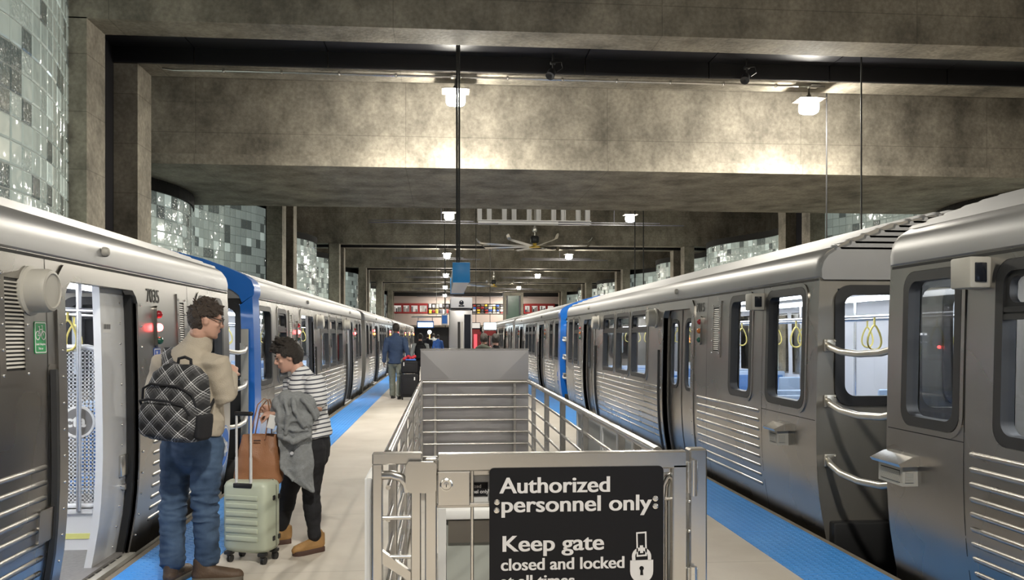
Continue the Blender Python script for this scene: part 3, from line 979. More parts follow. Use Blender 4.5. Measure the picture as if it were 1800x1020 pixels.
    for yy, sx, dz in ((y0 - 0.02, 0.985, -0.03), (y0 + 0.01, 0.996, -0.008), (y0 + 0.06, 1, 0), (y1 - 0.06, 1, 0), (y1 - 0.01, 0.996, -0.008), (y1 + 0.02, 0.985, -0.03)):
        rings.append([(xc + x * sx, yy, z + (dz if z > 2.2 else dz * .4)) for x, z in sect])
    rf.rings(rings, caps=False)
    n = len(sect)
    for rg, o_ in ((rings[0], 0), (rings[-1], 1)):         # close the ends of the roof shell
        for k in range(n // 2 - 1):
            rf.quad(rg[k], rg[k + 1], rg[n - 2 - k], rg[n - 1 - k])
    rf.quad(rings[0][0], rings[-1][0], rings[-1][-1], rings[0][-1])
    rf.build('roof', 'roof_steel', root, 28)
    fp_ = MB()
    for f in oh:
        fp_.quad(other(f[0], f[2], -.03), other(f[1], f[2], -.03), other(f[1], f[3], -.03), other(f[0], f[3], -.03))
    fp_.build('far_side_panes', glassm, root, 0)
    # inside
    inn = MB()
    ih = [(h[0] - .02, h[1] + .02, h[2] - .02, h[3] + .02) for h in holes]
    skin(inn, side, y0 + .04, y1 - .04, ih, -0.11, 0.0, 2.07)
    skin(inn, other, y0 + .04, y1 - .04, [(h[0] - .02, h[1] + .02, h[2] - .02, h[3] + .02) for h in oh], -0.11, 0.0, 2.07)
    inn.quad((xc - HALF + .12, y0 + .04, 2.07), (xc + HALF - .12, y0 + .04, 2.07), (xc + HALF - .12, y1 - .04, 2.07), (xc - HALF + .12, y1 - .04, 2.07))
    inn.build('interior_lining', 'lining', root, 30)
    fl = MB(); fl.box(xc - HALF + .10, y0 + .03, -0.10, xc + HALF - .10, y1 - .03, 0.0); fl.build('car_floor', 'car_floor', root, 0)
    for s in (-1, 1):
        li = MB(); li.box(xc + s * .55 - .11, y0 + .4, 2.03, xc + s * .55 + .11, y1 - .4, 2.065); li.build('ceiling_light', 'car_light', root, 0)
    un = MB(); un.box(xc - 1.2, y0 + .3, -0.9, xc + 1.2, y1 - .3, -0.12); un.build('underframe', 'track', root, 0)
    sl = MB()
    sl.add([side(y0 + .02, z, d) for z, d in ((-0.30, 0.004), (-0.22, 0.012), (-0.10, 0.012), (-0.06, 0.004))] + [side(y1 - .02, z, d) for z, d in ((-0.30, 0.004), (-0.22, 0.012), (-0.10, 0.012), (-0.06, 0.004))],
           [(0, 1, 5, 4), (1, 2, 6, 5), (2, 3, 7, 6)])
    sl.build('side_sill', 'beige_paint', root, 0)
    # doors
    for f in doors:
        a, b, opened = f[1], f[2], f[3]
        # jamb frame with rivets
        j = MB(); w = 0.11
        js = lambda yy, z, d: side(yy, z, d)
        outer = [(b + w, -0.06), (b + w, 1.93), (b + w - .10, 2.05), (a - w + .10, 2.05), (a - w, 1.93), (a - w, -0.06)]
        inner = [(b, -0.06), (b, 1.86), (b - .10, 1.965), (a + .10, 1.965), (a, 1.86), (a, -0.06)]
        zs = [-0.06 + 1.92 * k / 10 for k in range(11)]
        oo = [(b + w, z) for z in zs] + [(b + w - .03, 1.98), (b + w - .11, 2.05)] + [(a - w + .11, 2.05), (a - w + .03, 1.98)] + [(a - w, z) for z in reversed(zs)]
        ii = [(b, z) for z in zs] + [(b - .03, 1.91), (b - .09, 1.955)] + [(a + .09, 1.955), (a + .03, 1.91)] + [(a, z) for z in reversed(zs)]
        nn = len(oo)
        v = [side(p, q, 0.012) for p, q in oo] + [side(p, q, 0.012) for p, q in ii] + [side(p, q, -0.02) for p, q in oo] + [side(p, q, -0.06) for p, q in ii]
        fc = []
        for k in range(nn - 1):
            fc += [(k, k + 1, nn + k + 1, nn + k), (2 * nn + k, 2 * nn + k + 1, k + 1, k), (nn + k, nn + k + 1, 3 * nn + k + 1, 3 * nn + k)]
        j.add(v, fc)
        jo = j.build('door_frame', 'steel', root, 30)
        # square the corners of the hole
        if detail >= 2:
            rv = MB()
            for yy in (a - w * .5, b + w * .5):
                for k in range(12):
                    rv.sphere(side(yy, 0.1 + 1.75 * k / 11, 0.013), 0.0085, 8)
            rv.build('rivets', 'steel_bright', jo, 40)
        mid = (a + b) / 2
        leaves = {False: ((a, mid - .006), (mid + .006, b)), True: ((a - 0.0, a + 0.06), (b - 0.06, b)), 'part': ((a - 0.0, a + 0.05), (b - 0.47, b))}[opened]
        for (la, lb) in leaves:
            d = -0.075
            if lb - la > 0.3 and opened is False:
                wh = (la + .13, lb - .13, 0.92, 1.84)
                lm = MB()
                skin(lm, side, la, lb, [(wh[0] + .03, wh[1] - .03, wh[2] + .03, wh[3] - .03)], d, -0.05, 1.97)
                skin(lm, side, la, lb, [(wh[0] + .03, wh[1] - .03, wh[2] + .03, wh[3] - .03)], d - .04, -0.05, 1.97)
                lo = lm.build('door_leaf', 'steel_door', root, 30)
                fs = lambda p, q, e_: side(p, q, e_ + d)
                class S2:
                    nx = side.nx
                    def __call__(s, yy, z, e_=0.0): return side(yy, z, e_ + d)
                wm = MB()
                wm.frame(rrect(wh[0], wh[1], wh[2], wh[3], 0.13, 6), rrect(wh[0] + .045, wh[1] - .045, wh[2] + .045, wh[3] - .045, 0.10, 6), fs, -0.03, 0.008)
                wm.build('window_seal', 'rubber', lo, 40)
                g = MB()
                zz = [wh[2] + .03 + (wh[3] - wh[2] - .06) * k / 6 for k in range(7)]
                g.add([side(yy, z, d - .015) for z in zz for yy in (wh[0] + .03, wh[1] - .03)], [(2 * k, 2 * k + 1, 2 * k + 3, 2 * k + 2) for k in range(6)])
                g.build('pane', 'door_glass', lo, 30)
                sl = MB(); zz = [-0.05 + 2.0 * k / 12 for k in range(13)]
                ye = lb if la == a else la
                sl.add([side(yy, z, d + .004) for z in zz for yy in (ye - .008, ye + .008)], [(2 * k, 2 * k + 1, 2 * k + 3, 2 * k + 2) for k in range(12)])
                sl.build('edge_seal', 'rubber', lo, 0)
            else:
                lm = MB()
                zz = [-0.05 + 2.02 * k / 12 for k in range(13)]
                for p, q in ((d, d - .05),):
                    lm.rings([[side(la, z, p), side(lb, z, p), side(lb, z, q), side(la, z, q)] for z in zz])
                lo = lm.build('door_leaf', 'white_metal' if opened == 'part' and lb - la > .3 else 'steel_door', root, 30)
                sl = MB()
                ye = lb if la < mid and lb < mid else la
                yo = b if la > mid else a
                # black rubber at the pocket
                sl.rings([[side(yo - (.05 if yo == b else -.005), z, -0.02), side(yo - (.005 if yo == b else -.05), z, -0.02), side(yo - (.005 if yo == b else -.05), z, -0.07), side(yo - (.05 if yo == b else -.005), z, -0.07)] for z in zz])
                sl.build('pocket_seal', 'rubber', lo, 0)
                if opened == 'part' and lb - la > .3:
                    rv = MB()
                    for k in range(13):
                        rv.sphere(side(lb - .13, 0.06 + 1.8 * k / 12, d), 0.009, 8)
                    rv.build('rivets', 'steel_bright', lo, 40)
                    rv = MB(); rv.rbox(side(la + .36, 0.66, d + .01), (0.03, 0.15, 0.16), 0.01); rv.cyl(side(la + .36, 0.50, d - .0), side(la + .36, 0.50, d + .03), 0.022, n=14); rv.build('latch_cover', 'steel_bright', lo, 40)
                    rv = MB(); rv.box(*side(la + .03, 1.64, d + .001), *side(la + .17, 1.71, d + .003)); rv.build('barcode_label', 'white_paint', lo, 0)
                    rv = MB()
                    for k in range(9):
                        rv.box(*side(la + .045 + .013 * k, 1.665, d + .003), *side(la + .051 + .013 * k, 1.70, d + .0045))
                    rv.build('barcode_bars', 'num_black', lo, 0)
        # black finger guard beside the door
        ga = a - w - .06 if f[4] < 0 else b + w + .06
        gm = MB(); zz = [-0.04 + 1.46 * k / 12 for k in range(13)]
        gm.rings([[side(ga - .028, z, 0.002), side(ga - .015, z, 0.03), side(ga + .015, z, 0.03), side(ga + .028, z, 0.002)] for z in zz])
        gm.build('door_guard', 'rubber', root, 0)
        # sill
        sm = MB()
        sm.box(*side(a - .02, -0.02, 0.05), *side(b + .02, -0.055, -0.16))
        so = sm.build('door_sill', 'beige_paint', root, 0)
        if opened:
            sm = MB()
            for k in range(9):
                yy = a + .05 + (b - a - .1) * k / 9
                sm.box(*side(yy, -0.019, -.03), *side(yy + .09, -0.017, -.005))
                sm.box(*side(yy, -0.019, -.09), *side(yy + .09, -0.017, -.07))
            sm.build('sill_slots', 'dark_line', so, 0)
        lm = MB(); lm.lathe([(.035, 0), (.035, side.nx * .02), (.025, side.nx * .035), (.001, side.nx * .04)], (X0 + side.nx * (-0.02), (a + b) / 2, 2.19), 14, 'x'); lm.build('roof_marker', 'beige_paint', root, 40)
        if detail >= 2:
            round_vent(root, side, (b + .42) if f[4] > 0 else (a - .42), 1.87)
    # extra fittings
    sm = MB()
    for f in feats:
        if f[0] == 'ribs': ribs(root, side, *f[1:])
        elif f[0] == 'louver': louver(root, side, *f[1:])
        elif f[0] == 'ind': indicator(root, side, *f[1:])
        elif f[0] == 'hood': hood_vent(root, side, *f[1:])
        elif f[0] == 'box': box_lamp(root, side, *f[1:])
        elif f[0] == 'seam': seam(sm, side, y=f[1])
        elif f[0] == 'hseam': seam(sm, side, z=f[3], y0=f[1], y1=f[2])
        elif f[0] == 'num': put_number(root, side, f[1], f[2], f[3], f[4], direction=1 if nx > 0 else -1)
    seam(sm, side, z=2.075, y0=y0 + .02, y1=y1 - .02, w=0.018)
    sm.build('panel_seams', 'dark_line', root, 0)
    # furnishings seen through the windows
    if detail >= 1:
        n = int((y1 - y0 - 2) / 1.35)
        for k in range(n):
            yy = y0 + 1.2 + 1.35 * k
            if any(f[1] - .45 < yy < f[2] + .45 for f in doors):
                continue
            if detail >= 2:
                for s in (-1, 1):
                    seat_pair(root, xc + s * 0.82, yy, 1 if k % 2 else -1)
            else:
                m = MB(); m.rbox((xc + nx * .82, yy, .6), (.9, .4, .75), .08); m.build('seat', 'seat_shell', root)
        for s in (-1, 1):
            m = MB()
            m.tube([(xc + s * .42, y0 + .5, 1.80), (xc + s * .42, y1 - .5, 1.80)], 0.017, 8); m.build('overhead_rail', 'pole', root)
        for f in doors:
            for yy in (f[1] - .12, f[2] + .12):
                for s in (-1, 1):
                    m = MB(); m.cyl((xc + s * .62, yy, 0), (xc + s * .62, yy, 2.07), 0.018, n=10); m.build('pole', 'pole', root)
    if detail >= 2:
        for yy in [y0 + .9 + .85 * k for k in range(int((y1 - y0 - 1.5) / .85))]:
            for s in (-1, 1):
                strap(root, (xc + s * .42, yy, 1.77))
    return root, side, xc


XL, XR = -2.285, 3.01
LEN, STEP = 13.45, 14.6


def std_feats(y0, opened, hopper_end, lit, mirror=False, number=None, right=False):
    """one flank, listed from the near end; distances measured along the car"""
    e = lambda a: y0 + a
    f = [('win', e(.27), e(1.06), 0.98, 2.0, None), ('win', e(1.45), e(2.15), 0.98, 2.0, 1.70 if hopper_end else None),
         ('door', e(3.38), e(4.68), opened, 1),
         ('win', e(5.55), e(6.62), 0.98, 2.0, 1.70), ('win', e(6.74), e(7.78), 0.98, 2.0, 1.70), ('win', e(7.9), e(8.95), 0.98, 2.0, 1.70),
         ('door', e(9.85), e(11.1), opened, -1),
         ('win', e(11.75), e(12.4), 0.98, 2.0, 1.70), ('win', e(12.55), e(13.2), 0.98, 2.0, None),
         ('louver', e(2.32), e(2.62), 1.38, 2.0, 22), ('ind', e(3.02), 1.68, lit), ('ind', e(11.42), 1.68, lit),
         ('ribs', e(1.2), e(3.15), 0.20, 0.90, 9), ('ribs', e(4.98), e(9.55), 0.20, 0.90, 9), ('ribs', e(11.4), e(12.3), 0.20, 0.90, 9),
         ('seam', e(1.15)), ('seam', e(2.8)), ('seam', e(12.45)), ('hseam', e(0.02), e(1.15), 0.93)]
    return f


# ---- right train: A (beside the camera), B, C, D, E
A1 = 5.38
a0 = A1 - LEN
fa = [('win', 4.585, 5.195, 1.04, 2.03, None), ('win', 3.28, 4.285, 1.02, 2.03, 1.74), ('box', 4.345, 4.53, 1.885, 2.06), ('hood', 4.98, 5.33, 0.66, 0.82),
      ('ribs', 0.7, 4.50, 0.17, 0.94, 10), ('seam', 4.545), ('hseam', 4.545, 5.36, 1.0), ('win', 1.9, 3.1, 1.02, 2.03, 1.74), ('door', -0.9, 0.35, False, 1)]
make_car('a', XR, -1, a0, A1, 'silver train car closest on the right with a hooded vent low on its flank', fa, near='steel', far='steel', detail=2, lit=False)
B0 = 6.44
fb = std_feats(B0, False, False, False)
fb[0] = ('win', 6.66, 7.50, 1.0, 2.03, None)
fb[1] = ('win', 7.86, 8.50, 1.0, 2.03, None)
fb += [('box', 7.58, 7.76, 1.86, 2.02), ('hood', 6.95, 7.2, 0.66, 0.82), ('num', '7015', 9.66, 1.90, 0.15)]
make_car('b', XR, -1, B0, B0 + LEN + .1, 'silver train car numbered 7015 with closed doors on the right track', fb, near='steel', far='steel', detail=2, lit=False)
y = B0 + STEP
right_cars = []
for k, lab in enumerate(('silver car with a blue end just beyond car 7015 on the right track', 'third silver car behind car 7015 on the right track', 'farthest silver car of the train on the right track')):
    rc_, sc_, _ = make_car('c', XR, -1, y, y + LEN, lab, std_feats(y, False, True, False), near='blue' if k == 0 else 'steel', detail=1 if k == 0 else 0, lit=False)
    right_cars.append((rc_, sc_, y))
    y += STEP

# ---- left train
LA1 = 9.13
la0 = LA1 - LEN
fl = [('win', 7.98, 8.88, 0.98, 2.0, None), ('louver', 7.38, 7.62, 1.38, 1.98, 22), ('ind', 6.86, 1.69, True), ('door', 5.24, 6.44, 'part', -1), ('seam', 5.02), ('seam', 7.7),
      ('louver', 4.48, 4.80, 1.36, 2.0, 22), ('num', '7035', 6.66, 1.885, 0.15), ('ribs', 6.75, 8.0, 0.16, 0.86, 9), ('ribs', 1.2, 5.0, 0.16, 0.86, 9),
      ('win', 3.0, 4.05, 0.98, 2.0, 1.7), ('win', 1.8, 2.85, 0.98, 2.0, 1.7), ('hseam', 7.72, 9.1, 0.93)]
rootLA, sideLA, xcLA = make_car('la', XL, 1, la0, LA1, 'silver train car numbered 7035 with its door open on the left', fl, near='steel', far='steel', detail=2, lit=True)
y = 10.3
for k, lab in enumerate(('silver car with a bright blue end behind the woman on the left track', 'second silver car beyond the blue end on the left track',
                         'third silver car beyond the blue end on the left track', 'farthest silver car of the train on the left track')):
    make_car('lb', XL, 1, y, y + LEN, lab, std_feats(y, True, True, True if k == 0 else 'amber'), near='blue' if k == 0 else 'steel', detail=2 if k == 0 else (1 if k == 1 else 0), lit=True)
    y += STEP

# handrails closing the gaps between the cars
def gap_bars(X, nx, ya, yb, zs, label):
    t = empty('gap_barrier', (X, (ya + yb) / 2, zs[-1]), label, 'barrier', 'bars across the gaps between cars')
    for z in zs:
        m = MB()
        x0 = X - nx * 0.06
        L_ = yb - ya
        m.tube([(x0 - nx * .03, yb - .02, z + .012), (x0, yb - L_ * .12, z - .005), (x0 + nx * .035, yb - L_ * .35, z - .035), (x0 + nx * .04, yb - L_ * .62, z - .045), (x0 + nx * .02, yb - L_ * .88, z - .03), (x0, ya + .02, z - .005)],
               0.026, 10)
        o = m.build('bar', 'grab_steel', t, 60)
        m = MB(); m.rbox((x0 - nx * .05, yb - .012, z + .01), (0.10, 0.02, 0.10), 0.006)
        for sx in (-1, 1):
            for sz in (-1, 1):
                m.sphere((x0 - nx * .05 + sx * .035, yb - .026, z + .01 + sz * .035), 0.009, 8)
        m.build('mounting_plate', 'grab_steel', o, 40)


gap_bars(XR, -1, A1 + .01, B0 - .0, (1.53, 1.08, 0.60), 'three curved bars across the gap between the two nearest right cars')
gap_bars(XR, -1, B0 + LEN + .11, B0 + STEP - .06, (1.53, 1.08, 0.60), 'three small bars over the blue car end on the right track')
gap_bars(XL, 1, LA1 + .01, 10.3 - .06, (1.47, 1.06, 0.64), 'three curved bars in front of the blue car end on the left')
m = MB(); m.rbox((XL - .10, 10.215, 0.95), (0.09, 0.03, 1.5), 0.01); tag(m.build('gap_barrier_post', 'beige_paint', None, 40), 'upright beige plate carrying the curved bars at the left blue end', 'post')

# inside of car 7035 as seen through its open door
def door_inside(root, xc):
    YS = 6.50
    x0, x1, z0, z1 = -3.36, -2.50, 0.33, 1.53
    fr = MB()
    pts = [(x0, z0), (x1 - .16, z0)] + [(x1 - .16 + .16 * math.sin(R(a)), z0 + .16 - .16 * math.cos(R(a))) for a in (22, 45, 68, 90)] + \
          [(x1, z1 - .18)] + [(x1 - .18 + .18 * math.cos(R(a)), z1 - .18 + .18 * math.sin(R(a))) for a in (22, 45, 68, 90)] + [(x0, z1)]
    fr.tube([(p[0], YS, p[1]) for p in pts], 0.021, 10)
    w = fr.build('windscreen', 'white_metal', root, 60)
    g = MB()
    n = 30
    for k in range(1, n):
        x = x0 + (x1 - x0) * k / n
        g.box(x - .0055, YS - .004, z0 + .01, x + .0055, YS + .004, z1 - (0.06 if x > x1 - .1 else .01))
    n = 42
    for k in range(1, n):
        z = z0 + (z1 - z0) * k / n
        g.box(x0, YS - .004, z - .0055, x1 - (.05 if z > z1 - .1 or z < z0 + .1 else .01), YS + .004, z + .0055)
    g.build('perforated_panel', 'white_metal', w, 0)
    lx, lz = at_y(138, 742, YS - .01).x, at_y(138, 742, YS - .01).z
    d = MB(); d.lathe([(0.001, 0), (.105, 0), (.105, -.008), (.001, -.008)], (lx, YS - .006, lz), 32, 'y'); lo = d.build('logo_disc', 'steel_dark', w, 40)
    d = MB(); cr = lambda q: [(lx + q * math.cos(R(a)), lz + q * math.sin(R(a))) for a in range(0, 360, 10)]; d.frame(cr(.122), cr(.105), lambda a, b, e: (a, YS - .006 - e, b), 0, .010); d.build('logo_rim', 'white_paint', lo, 40)
    d = MB(); put_text(d, 'cta', 0.125, lambda a, b, c: (lx - .095 + a, YS - .0165 - c, lz - .035 + b), 0.004, 0.001); d.build('lettering', 'white_paint', lo, 0)
    p = MB(); p.box(x0 - .6, YS - .02, 0.0, x1 + .10, YS + .03, 0.31); p.box(x0 - .6, YS - .05, 0.28, x1 + .10, YS + .03, 0.31); po = p.build('seat_plinth', 'white_metal', root, 0)
    p = MB(); p.box(x0, YS - .028, 0.085, x1 - .05, YS - .02, 0.125); p.build('reflective_strip', 'strip_yellow', po, 0)
    p = MB(); p.cyl((-2.72, YS - .06, 0.3), (-2.72, YS - .06, 2.07), 0.019, n=12); p.build('pole', 'pole', root)
    p = MB(); p.rbox((-2.47, YS - .02, 1.27), (.09, .06, .06), .012); p.build('bracket', 'white_metal', root, 40)
    p = MB(); p.tube([(-3.5, YS - .06, 1.83), (-2.40, YS - .06, 1.80)], 0.019, 10); p.build('overhead_rail', 'pole', root)
    for u in (119, 183):
        q = at_y(u, 540, YS - .06); strap(root, (q.x, YS - .06, 1.79))
    s = MB()
    s.rbox((-2.74, YS + .33, 0.42), (.5, .5, .05), .02); s.rbox((-2.74, YS + .62, 0.75), (.5, .06, .66), .028, rot=Euler((-.1, 0, 0)))
    s.rbox((-2.485, YS + .40, .50), (.03, .62, .34), .015)
    so = s.build('seat', 'seat_shell', root, 40)
    s = MB(); s.rbox((-2.74, YS + .32, 0.455), (.44, .44, .04), .018); s.rbox((-2.74, YS + .57, .76), (.42, .04, .5), .018, rot=Euler((-.1, 0, 0))); s.build('cushion', 'seat_blue', so, 40)


M['strip_yellow'] = mat('strip_yellow', (0.62, 0.62, 0.22), 0.5, noise_scale=5)
door_inside(rootLA, xcLA)

# stickers and a hatch on the left car
def flank_plate(root, side, ya, yb, z0, z1, mt, name, r=0.012, d=0.003):
    m = MB(); m.prism(rrect(ya, yb, z0, z1, r, 3), lambda a, b, e: side(a, b, e), 0.0005, d); return m.build(name, mt, root, 0)


st = flank_plate(rootLA, sideLA, 4.865, 5.005, 1.515, 1.70, 'green_sticker', 'bicycle_sticker')
st['label'] = 'green bicycle limit sticker'
m = MB()
fs = lambda a, b, e: sideLA(4.935 + a, 1.625 + b, 0.0035 + e)
m.frame(rrect(-.066, .066, -.105, .071, .01, 3), rrect(-.060, .060, -.099, .065, .008, 3), fs, 0, .001)
for cx in (-.034, .034):
    m.frame([(cx + .027 * math.cos(R(a)), -.005 + .027 * math.sin(R(a))) for a in range(0, 360, 20)], [(cx + .021 * math.cos(R(a)), -.005 + .021 * math.sin(R(a))) for a in range(0, 360, 20)], fs, 0, .001)
def stroke(m, fs, a, b, w=.005):
    d = Vector((b[0] - a[0], b[1] - a[1])); n = Vector((-d.y, d.x)).normalized() * w / 2
    m.prism([(a[0] + n.x, a[1] + n.y), (a[0] - n.x, a[1] - n.y), (b[0] - n.x, b[1] - n.y), (b[0] + n.x, b[1] + n.y)], fs, 0, .001)
for a, b in (((-.034, -.005), (-.012, .03)), ((-.012, .03), (.022, .03)), ((.022, .03), (.034, -.005)), ((-.034, -.005), (-.002, -.008)), ((-.002, -.008), (.022, .03)), ((-.012, .03), (-.002, -.008)), ((-.012, .03), (-.016, .044)), ((-.026, .045), (-.008, .045)), ((.022, .03), (.019, .05)), ((.010, .052), (.024, .05))):
    stroke(m, fs, a, b)
put_text(m, 'Limit 2 bicycles', 0.0175, lambda a, b, e: fs(a, -.060 + b, e), 0.0003, 0.0005, 'CENTER')
put_text(m, 'This car', 0.0175, lambda a, b, e: fs(a, -.085 + b, e), 0.0003, 0.0005, 'CENTER')
m.build('lettering', 'white_paint', st, 0)
st = flank_plate(rootLA, sideLA, 6.79, 6.95, 1.33, 1.52, 'blue_sticker', 'wheelchair_sticker')
m = MB(); fs = lambda a, b, e: sideLA(6.87 + a, 1.425 + b, 0.0035 + e)
m.frame(rrect(-.074, .074, -.089, .089, .01, 3), rrect(-.066, .066, -.081, .081, .008, 3), fs, 0, .001)
m.frame([(-.004 + .042 * math.cos(R(a)), -.028 + .042 * math.sin(R(a))) for a in range(0, 360, 20)], [(-.004 + .032 * math.cos(R(a)), -.028 + .032 * math.sin(R(a))) for a in range(0, 360, 20)], fs, 0, .001)
m.prism([(-.012 + .012 * math.cos(R(a)), .058 + .012 * math.sin(R(a))) for a in range(0, 360, 30)], fs, 0, .001)
for a, b in (((-.012, .045), (-.008, -.005)), ((-.008, -.005), (.028, -.005)), ((.028, -.005), (.045, -.05)), ((-.01, .022), (.022, .022))):
    stroke(m, fs, a, b, .011)
m.build('pictogram', 'white_paint', st, 0)
h = flank_plate(rootLA, sideLA, 4.88, 5.10, 0.43, 0.62, 'steel', 'hatch_cover', .01, .018)
h2 = flank_plate(rootLA, sideLA, 5.02, 5.14, -0.05, 1.45, 'steel_dark', 'grab_recess', .02, .004)
def cta_oval(root, side, yc, zc, ry, rz):
    m = MB(); m.prism([(yc + ry * math.cos(R(a)), zc + rz * math.sin(R(a))) for a in range(0, 360, 12)], lambda a, b, e: side(a, b, e), 0.0005, 0.003); o = m.build('logo_roundel', 'blue_sticker2', root, 0)
    m = MB()
    m.frame([(yc + ry * .96 * math.cos(R(a)), zc + rz * .96 * math.sin(R(a))) for a in range(0, 360, 12)], [(yc + ry * .88 * math.cos(R(a)), zc + rz * .88 * math.sin(R(a))) for a in range(0, 360, 12)], lambda a, b, e: side(a, b, e), 0.003, 0.004)
    put_text(m, 'cta', rz * .95, lambda a, b, e: side(yc + side.nx * a, zc - rz * .25 + b, .0045 + e), rz * .03, .001, 'CENTER')
    m.build('lettering', 'white_paint', o, 0)


M['blue_sticker2'] = mat('logo_blue', (0.02, 0.15, 0.55), 0.5, noise_scale=6)
cta_oval(rootLA, sideLA, 8.93, 0.44, 0.19, 0.23)
cta_oval(right_cars[0][0], right_cars[0][1], right_cars[0][2] + .45, 0.50, 0.17, 0.21)

# ================================================================== lamps, fans and hanging things
def pendant_lamp(x, y, label, group='pendant lamps under the beams'):
    z = 6.17
    t = empty('pendant_lamp', (x, y, z), label, 'lamp', group)
    m = MB()
    m.rbox((x, y, z + .155), (.30, .24, .07), .025); m.rbox((x, y, z + .145), (.54, .46, .02), .009)
    m.lathe([(.055, .19), (.045, .24), (.02, .27), (.015, .39)], (x, y, z), 16)
    m.build('housing', 'steel_dark', t, 40)
    m = MB(); m.rbox((x, y, z), (.37, .27, .26), .085, 2); m.build('glowing_lens', 'lamp_glow', t, 50)
    ld = bpy.data.lights.new('lamp_light', 'AREA'); ld.shape = 'RECTANGLE'; ld.size, ld.size_y = .30, .20     # the lens throws most of its light down
    ld.energy = 265; ld.color = (1.0, 0.945, 0.82)
    lo = bpy.data.objects.new('lamp_light', ld); COL.objects.link(lo); lo.parent = t; lo.location = (0, 0, -.135)
    return t


LAMPX = (0.25, 7.28)
names = {0: 'closest', 1: 'second', 2: 'third', 3: 'fourth', 4: 'fifth', 5: 'farthest'}
for k in range(-1, 6):
    for j, x in enumerate(LAMPX):
        y = 13.35 + PITCH * k + 2.55
        pendant_lamp(x, y, ('%s glowing pendant lamp of the row over the platform centre' % names.get(k, 'unseen') if j == 0 else '%s glowing pendant lamp of the row over the right train' % names.get(k, 'unseen'))
                     if k >= 0 else 'glowing pendant lamp under the beam above the gate')
        if k > 0:
            m = MB(); m.box(x - 3.2 + j * .6, y + 1.6, CEIL - .45, x + 2.0 + j * .6, y + 1.64, CEIL - .41)
            m.box(x - 3.2 + j * .6, y + 1.6, CEIL - .36, x + 1.0 + j * .6, y + 1.63, CEIL - .33)
            m.cyl((x - .3, y + 1.62, CEIL - .43), (x - .3, y + 1.62, 9.29), .012, n=6)
            tag(m.build('light_track', 'shop_dark', None, 0), '%s black track bar along the beams %s' % (names[k], 'over the platform centre' if j == 0 else 'over the right train'), 'track bar')
m = MB()
pa, pb = at_y(285, 124, 15.3), at_y(1440, 152, 15.3)
m.tube([(pa.x - .1, 15.62, CEIL - .03), (pa.x + .1, 15.60, CEIL - .06), (pb.x + .25, 15.60, CEIL - .06)], .022, 8)
x = pa.x + 1
while x < pb.x:
    m.rbox((x, 15.60, CEIL - .055), (.04, .06, .08), .006); x += 1.05
for xx in LAMPX:
    m.rbox((xx, 15.68, CEIL - .035), (.20, .20, .04), .015)
tag(m.build('conduit_pipe', 'steel_bright', None, 40), 'long thin steel conduit running along the bottom of the beam', 'conduit')

for u, v, lab in ((972, 124, 'small black spotlight hanging beside the platform centre lamp'), (1313, 132, 'small black spotlight hanging near the right hand lamp')):
    p = at_y(u, v, 15.2)
    t = empty('spotlight', tuple(p), lab, 'spotlight', 'black spotlights under the dark panel')
    m = MB(); m.cyl((p.x, p.y, p.z), (p.x, p.y, CEIL + .3), .018, n=8); m.rbox((p.x, p.y, p.z + .14), (.10, .10, .05), .01)
    m.tube([(p.x + .03, p.y, p.z + .15), (p.x + .16, p.y, p.z + .16), (p.x + .18, p.y, p.z + .05), (p.x + .08, p.y, p.z - .02)], .008, 6)
    m.build('bracket', 'rubber', t, 40)
    m = MB(); m.lathe([(.001, .10), (.05, .10), (.075, .04), (.085, -.10), (.07, -.10), (.001, -.06)], (0, 0, 0), 18)
    q = Euler((R(-35), R(25), 0)).to_matrix()
    m.v = [tuple(q @ Vector(v_) + Vector((p.x - .03, p.y, p.z - .05))) for v_ in m.v]
    m.build('lamp_head', 'rubber', t, 40)

for u, Y, v0, v1, lab in ((1514, 14.7, 100, 378, 'thin black hanging rod right of the right hand lamp'), (1453, 16.3, 140, 425, 'thin black hanging rod just beside the right hand lamp'),
                          (1116, 30.4, 372, 480, 'thin dark rod hanging beside the second lamp over the right train'), (1131, 30.4, 372, 478, 'second thin dark rod hanging over the right train'),
                          (783, 47, 440, 560, 'thin dark rod hanging left of the blue sign')):
    p = at_y(u, v0, Y); q = at_y(u, v1, Y)
    m = MB(); m.cyl((p.x, Y, q.z - .6), (p.x, Y, CEIL + .3), .016 if Y < 20 else .02, n=8); m.rbox((p.x, Y, CEIL + .28), (.1, .1, .03), .01)
    tag(m.build('hanging_rod', 'rubber', None, 40), lab, 'rod')

# blue ended sign box on two rods over the platform
SY = 14.1
a, b = at_y(795.5, 462, SY), at_y(826, 497, SY)
t = empty('hanging_sign', ((a.x + b.x) / 2, SY, b.z), 'long overhead sign box with a bright blue end hung on two rods', 'sign')
m = MB(); m.rbox(((a.x + b.x) / 2, SY + 1.9, (a.z + b.z) / 2), (b.x - a.x - .02, 3.7, a.z - b.z - .01), .008); m.build('box', 'sign_light_grey', t, 40)
m = MB(); m.rbox(((a.x + b.x) / 2, SY, (a.z + b.z) / 2), (b.x - a.x, .10, a.z - b.z), .006); m.build('end_cap', 'sign_blue', t, 40); m = MB(); m.rbox(((a.x + b.x) / 2, SY + 3.8, (a.z + b.z) / 2), (b.x - a.x, .10, a.z - b.z), .006); m.build('end_cap', 'sign_blue', t, 40)
for u in (803.2, 807.2):
    x = at_y(u, 300, SY + .6).x
    m = MB(); m.cyl((x, SY + .6, a.z - .02), (x, SY + .6, CEIL + .3), .018, n=8); m.build('rod', 'rubber', t, 40)

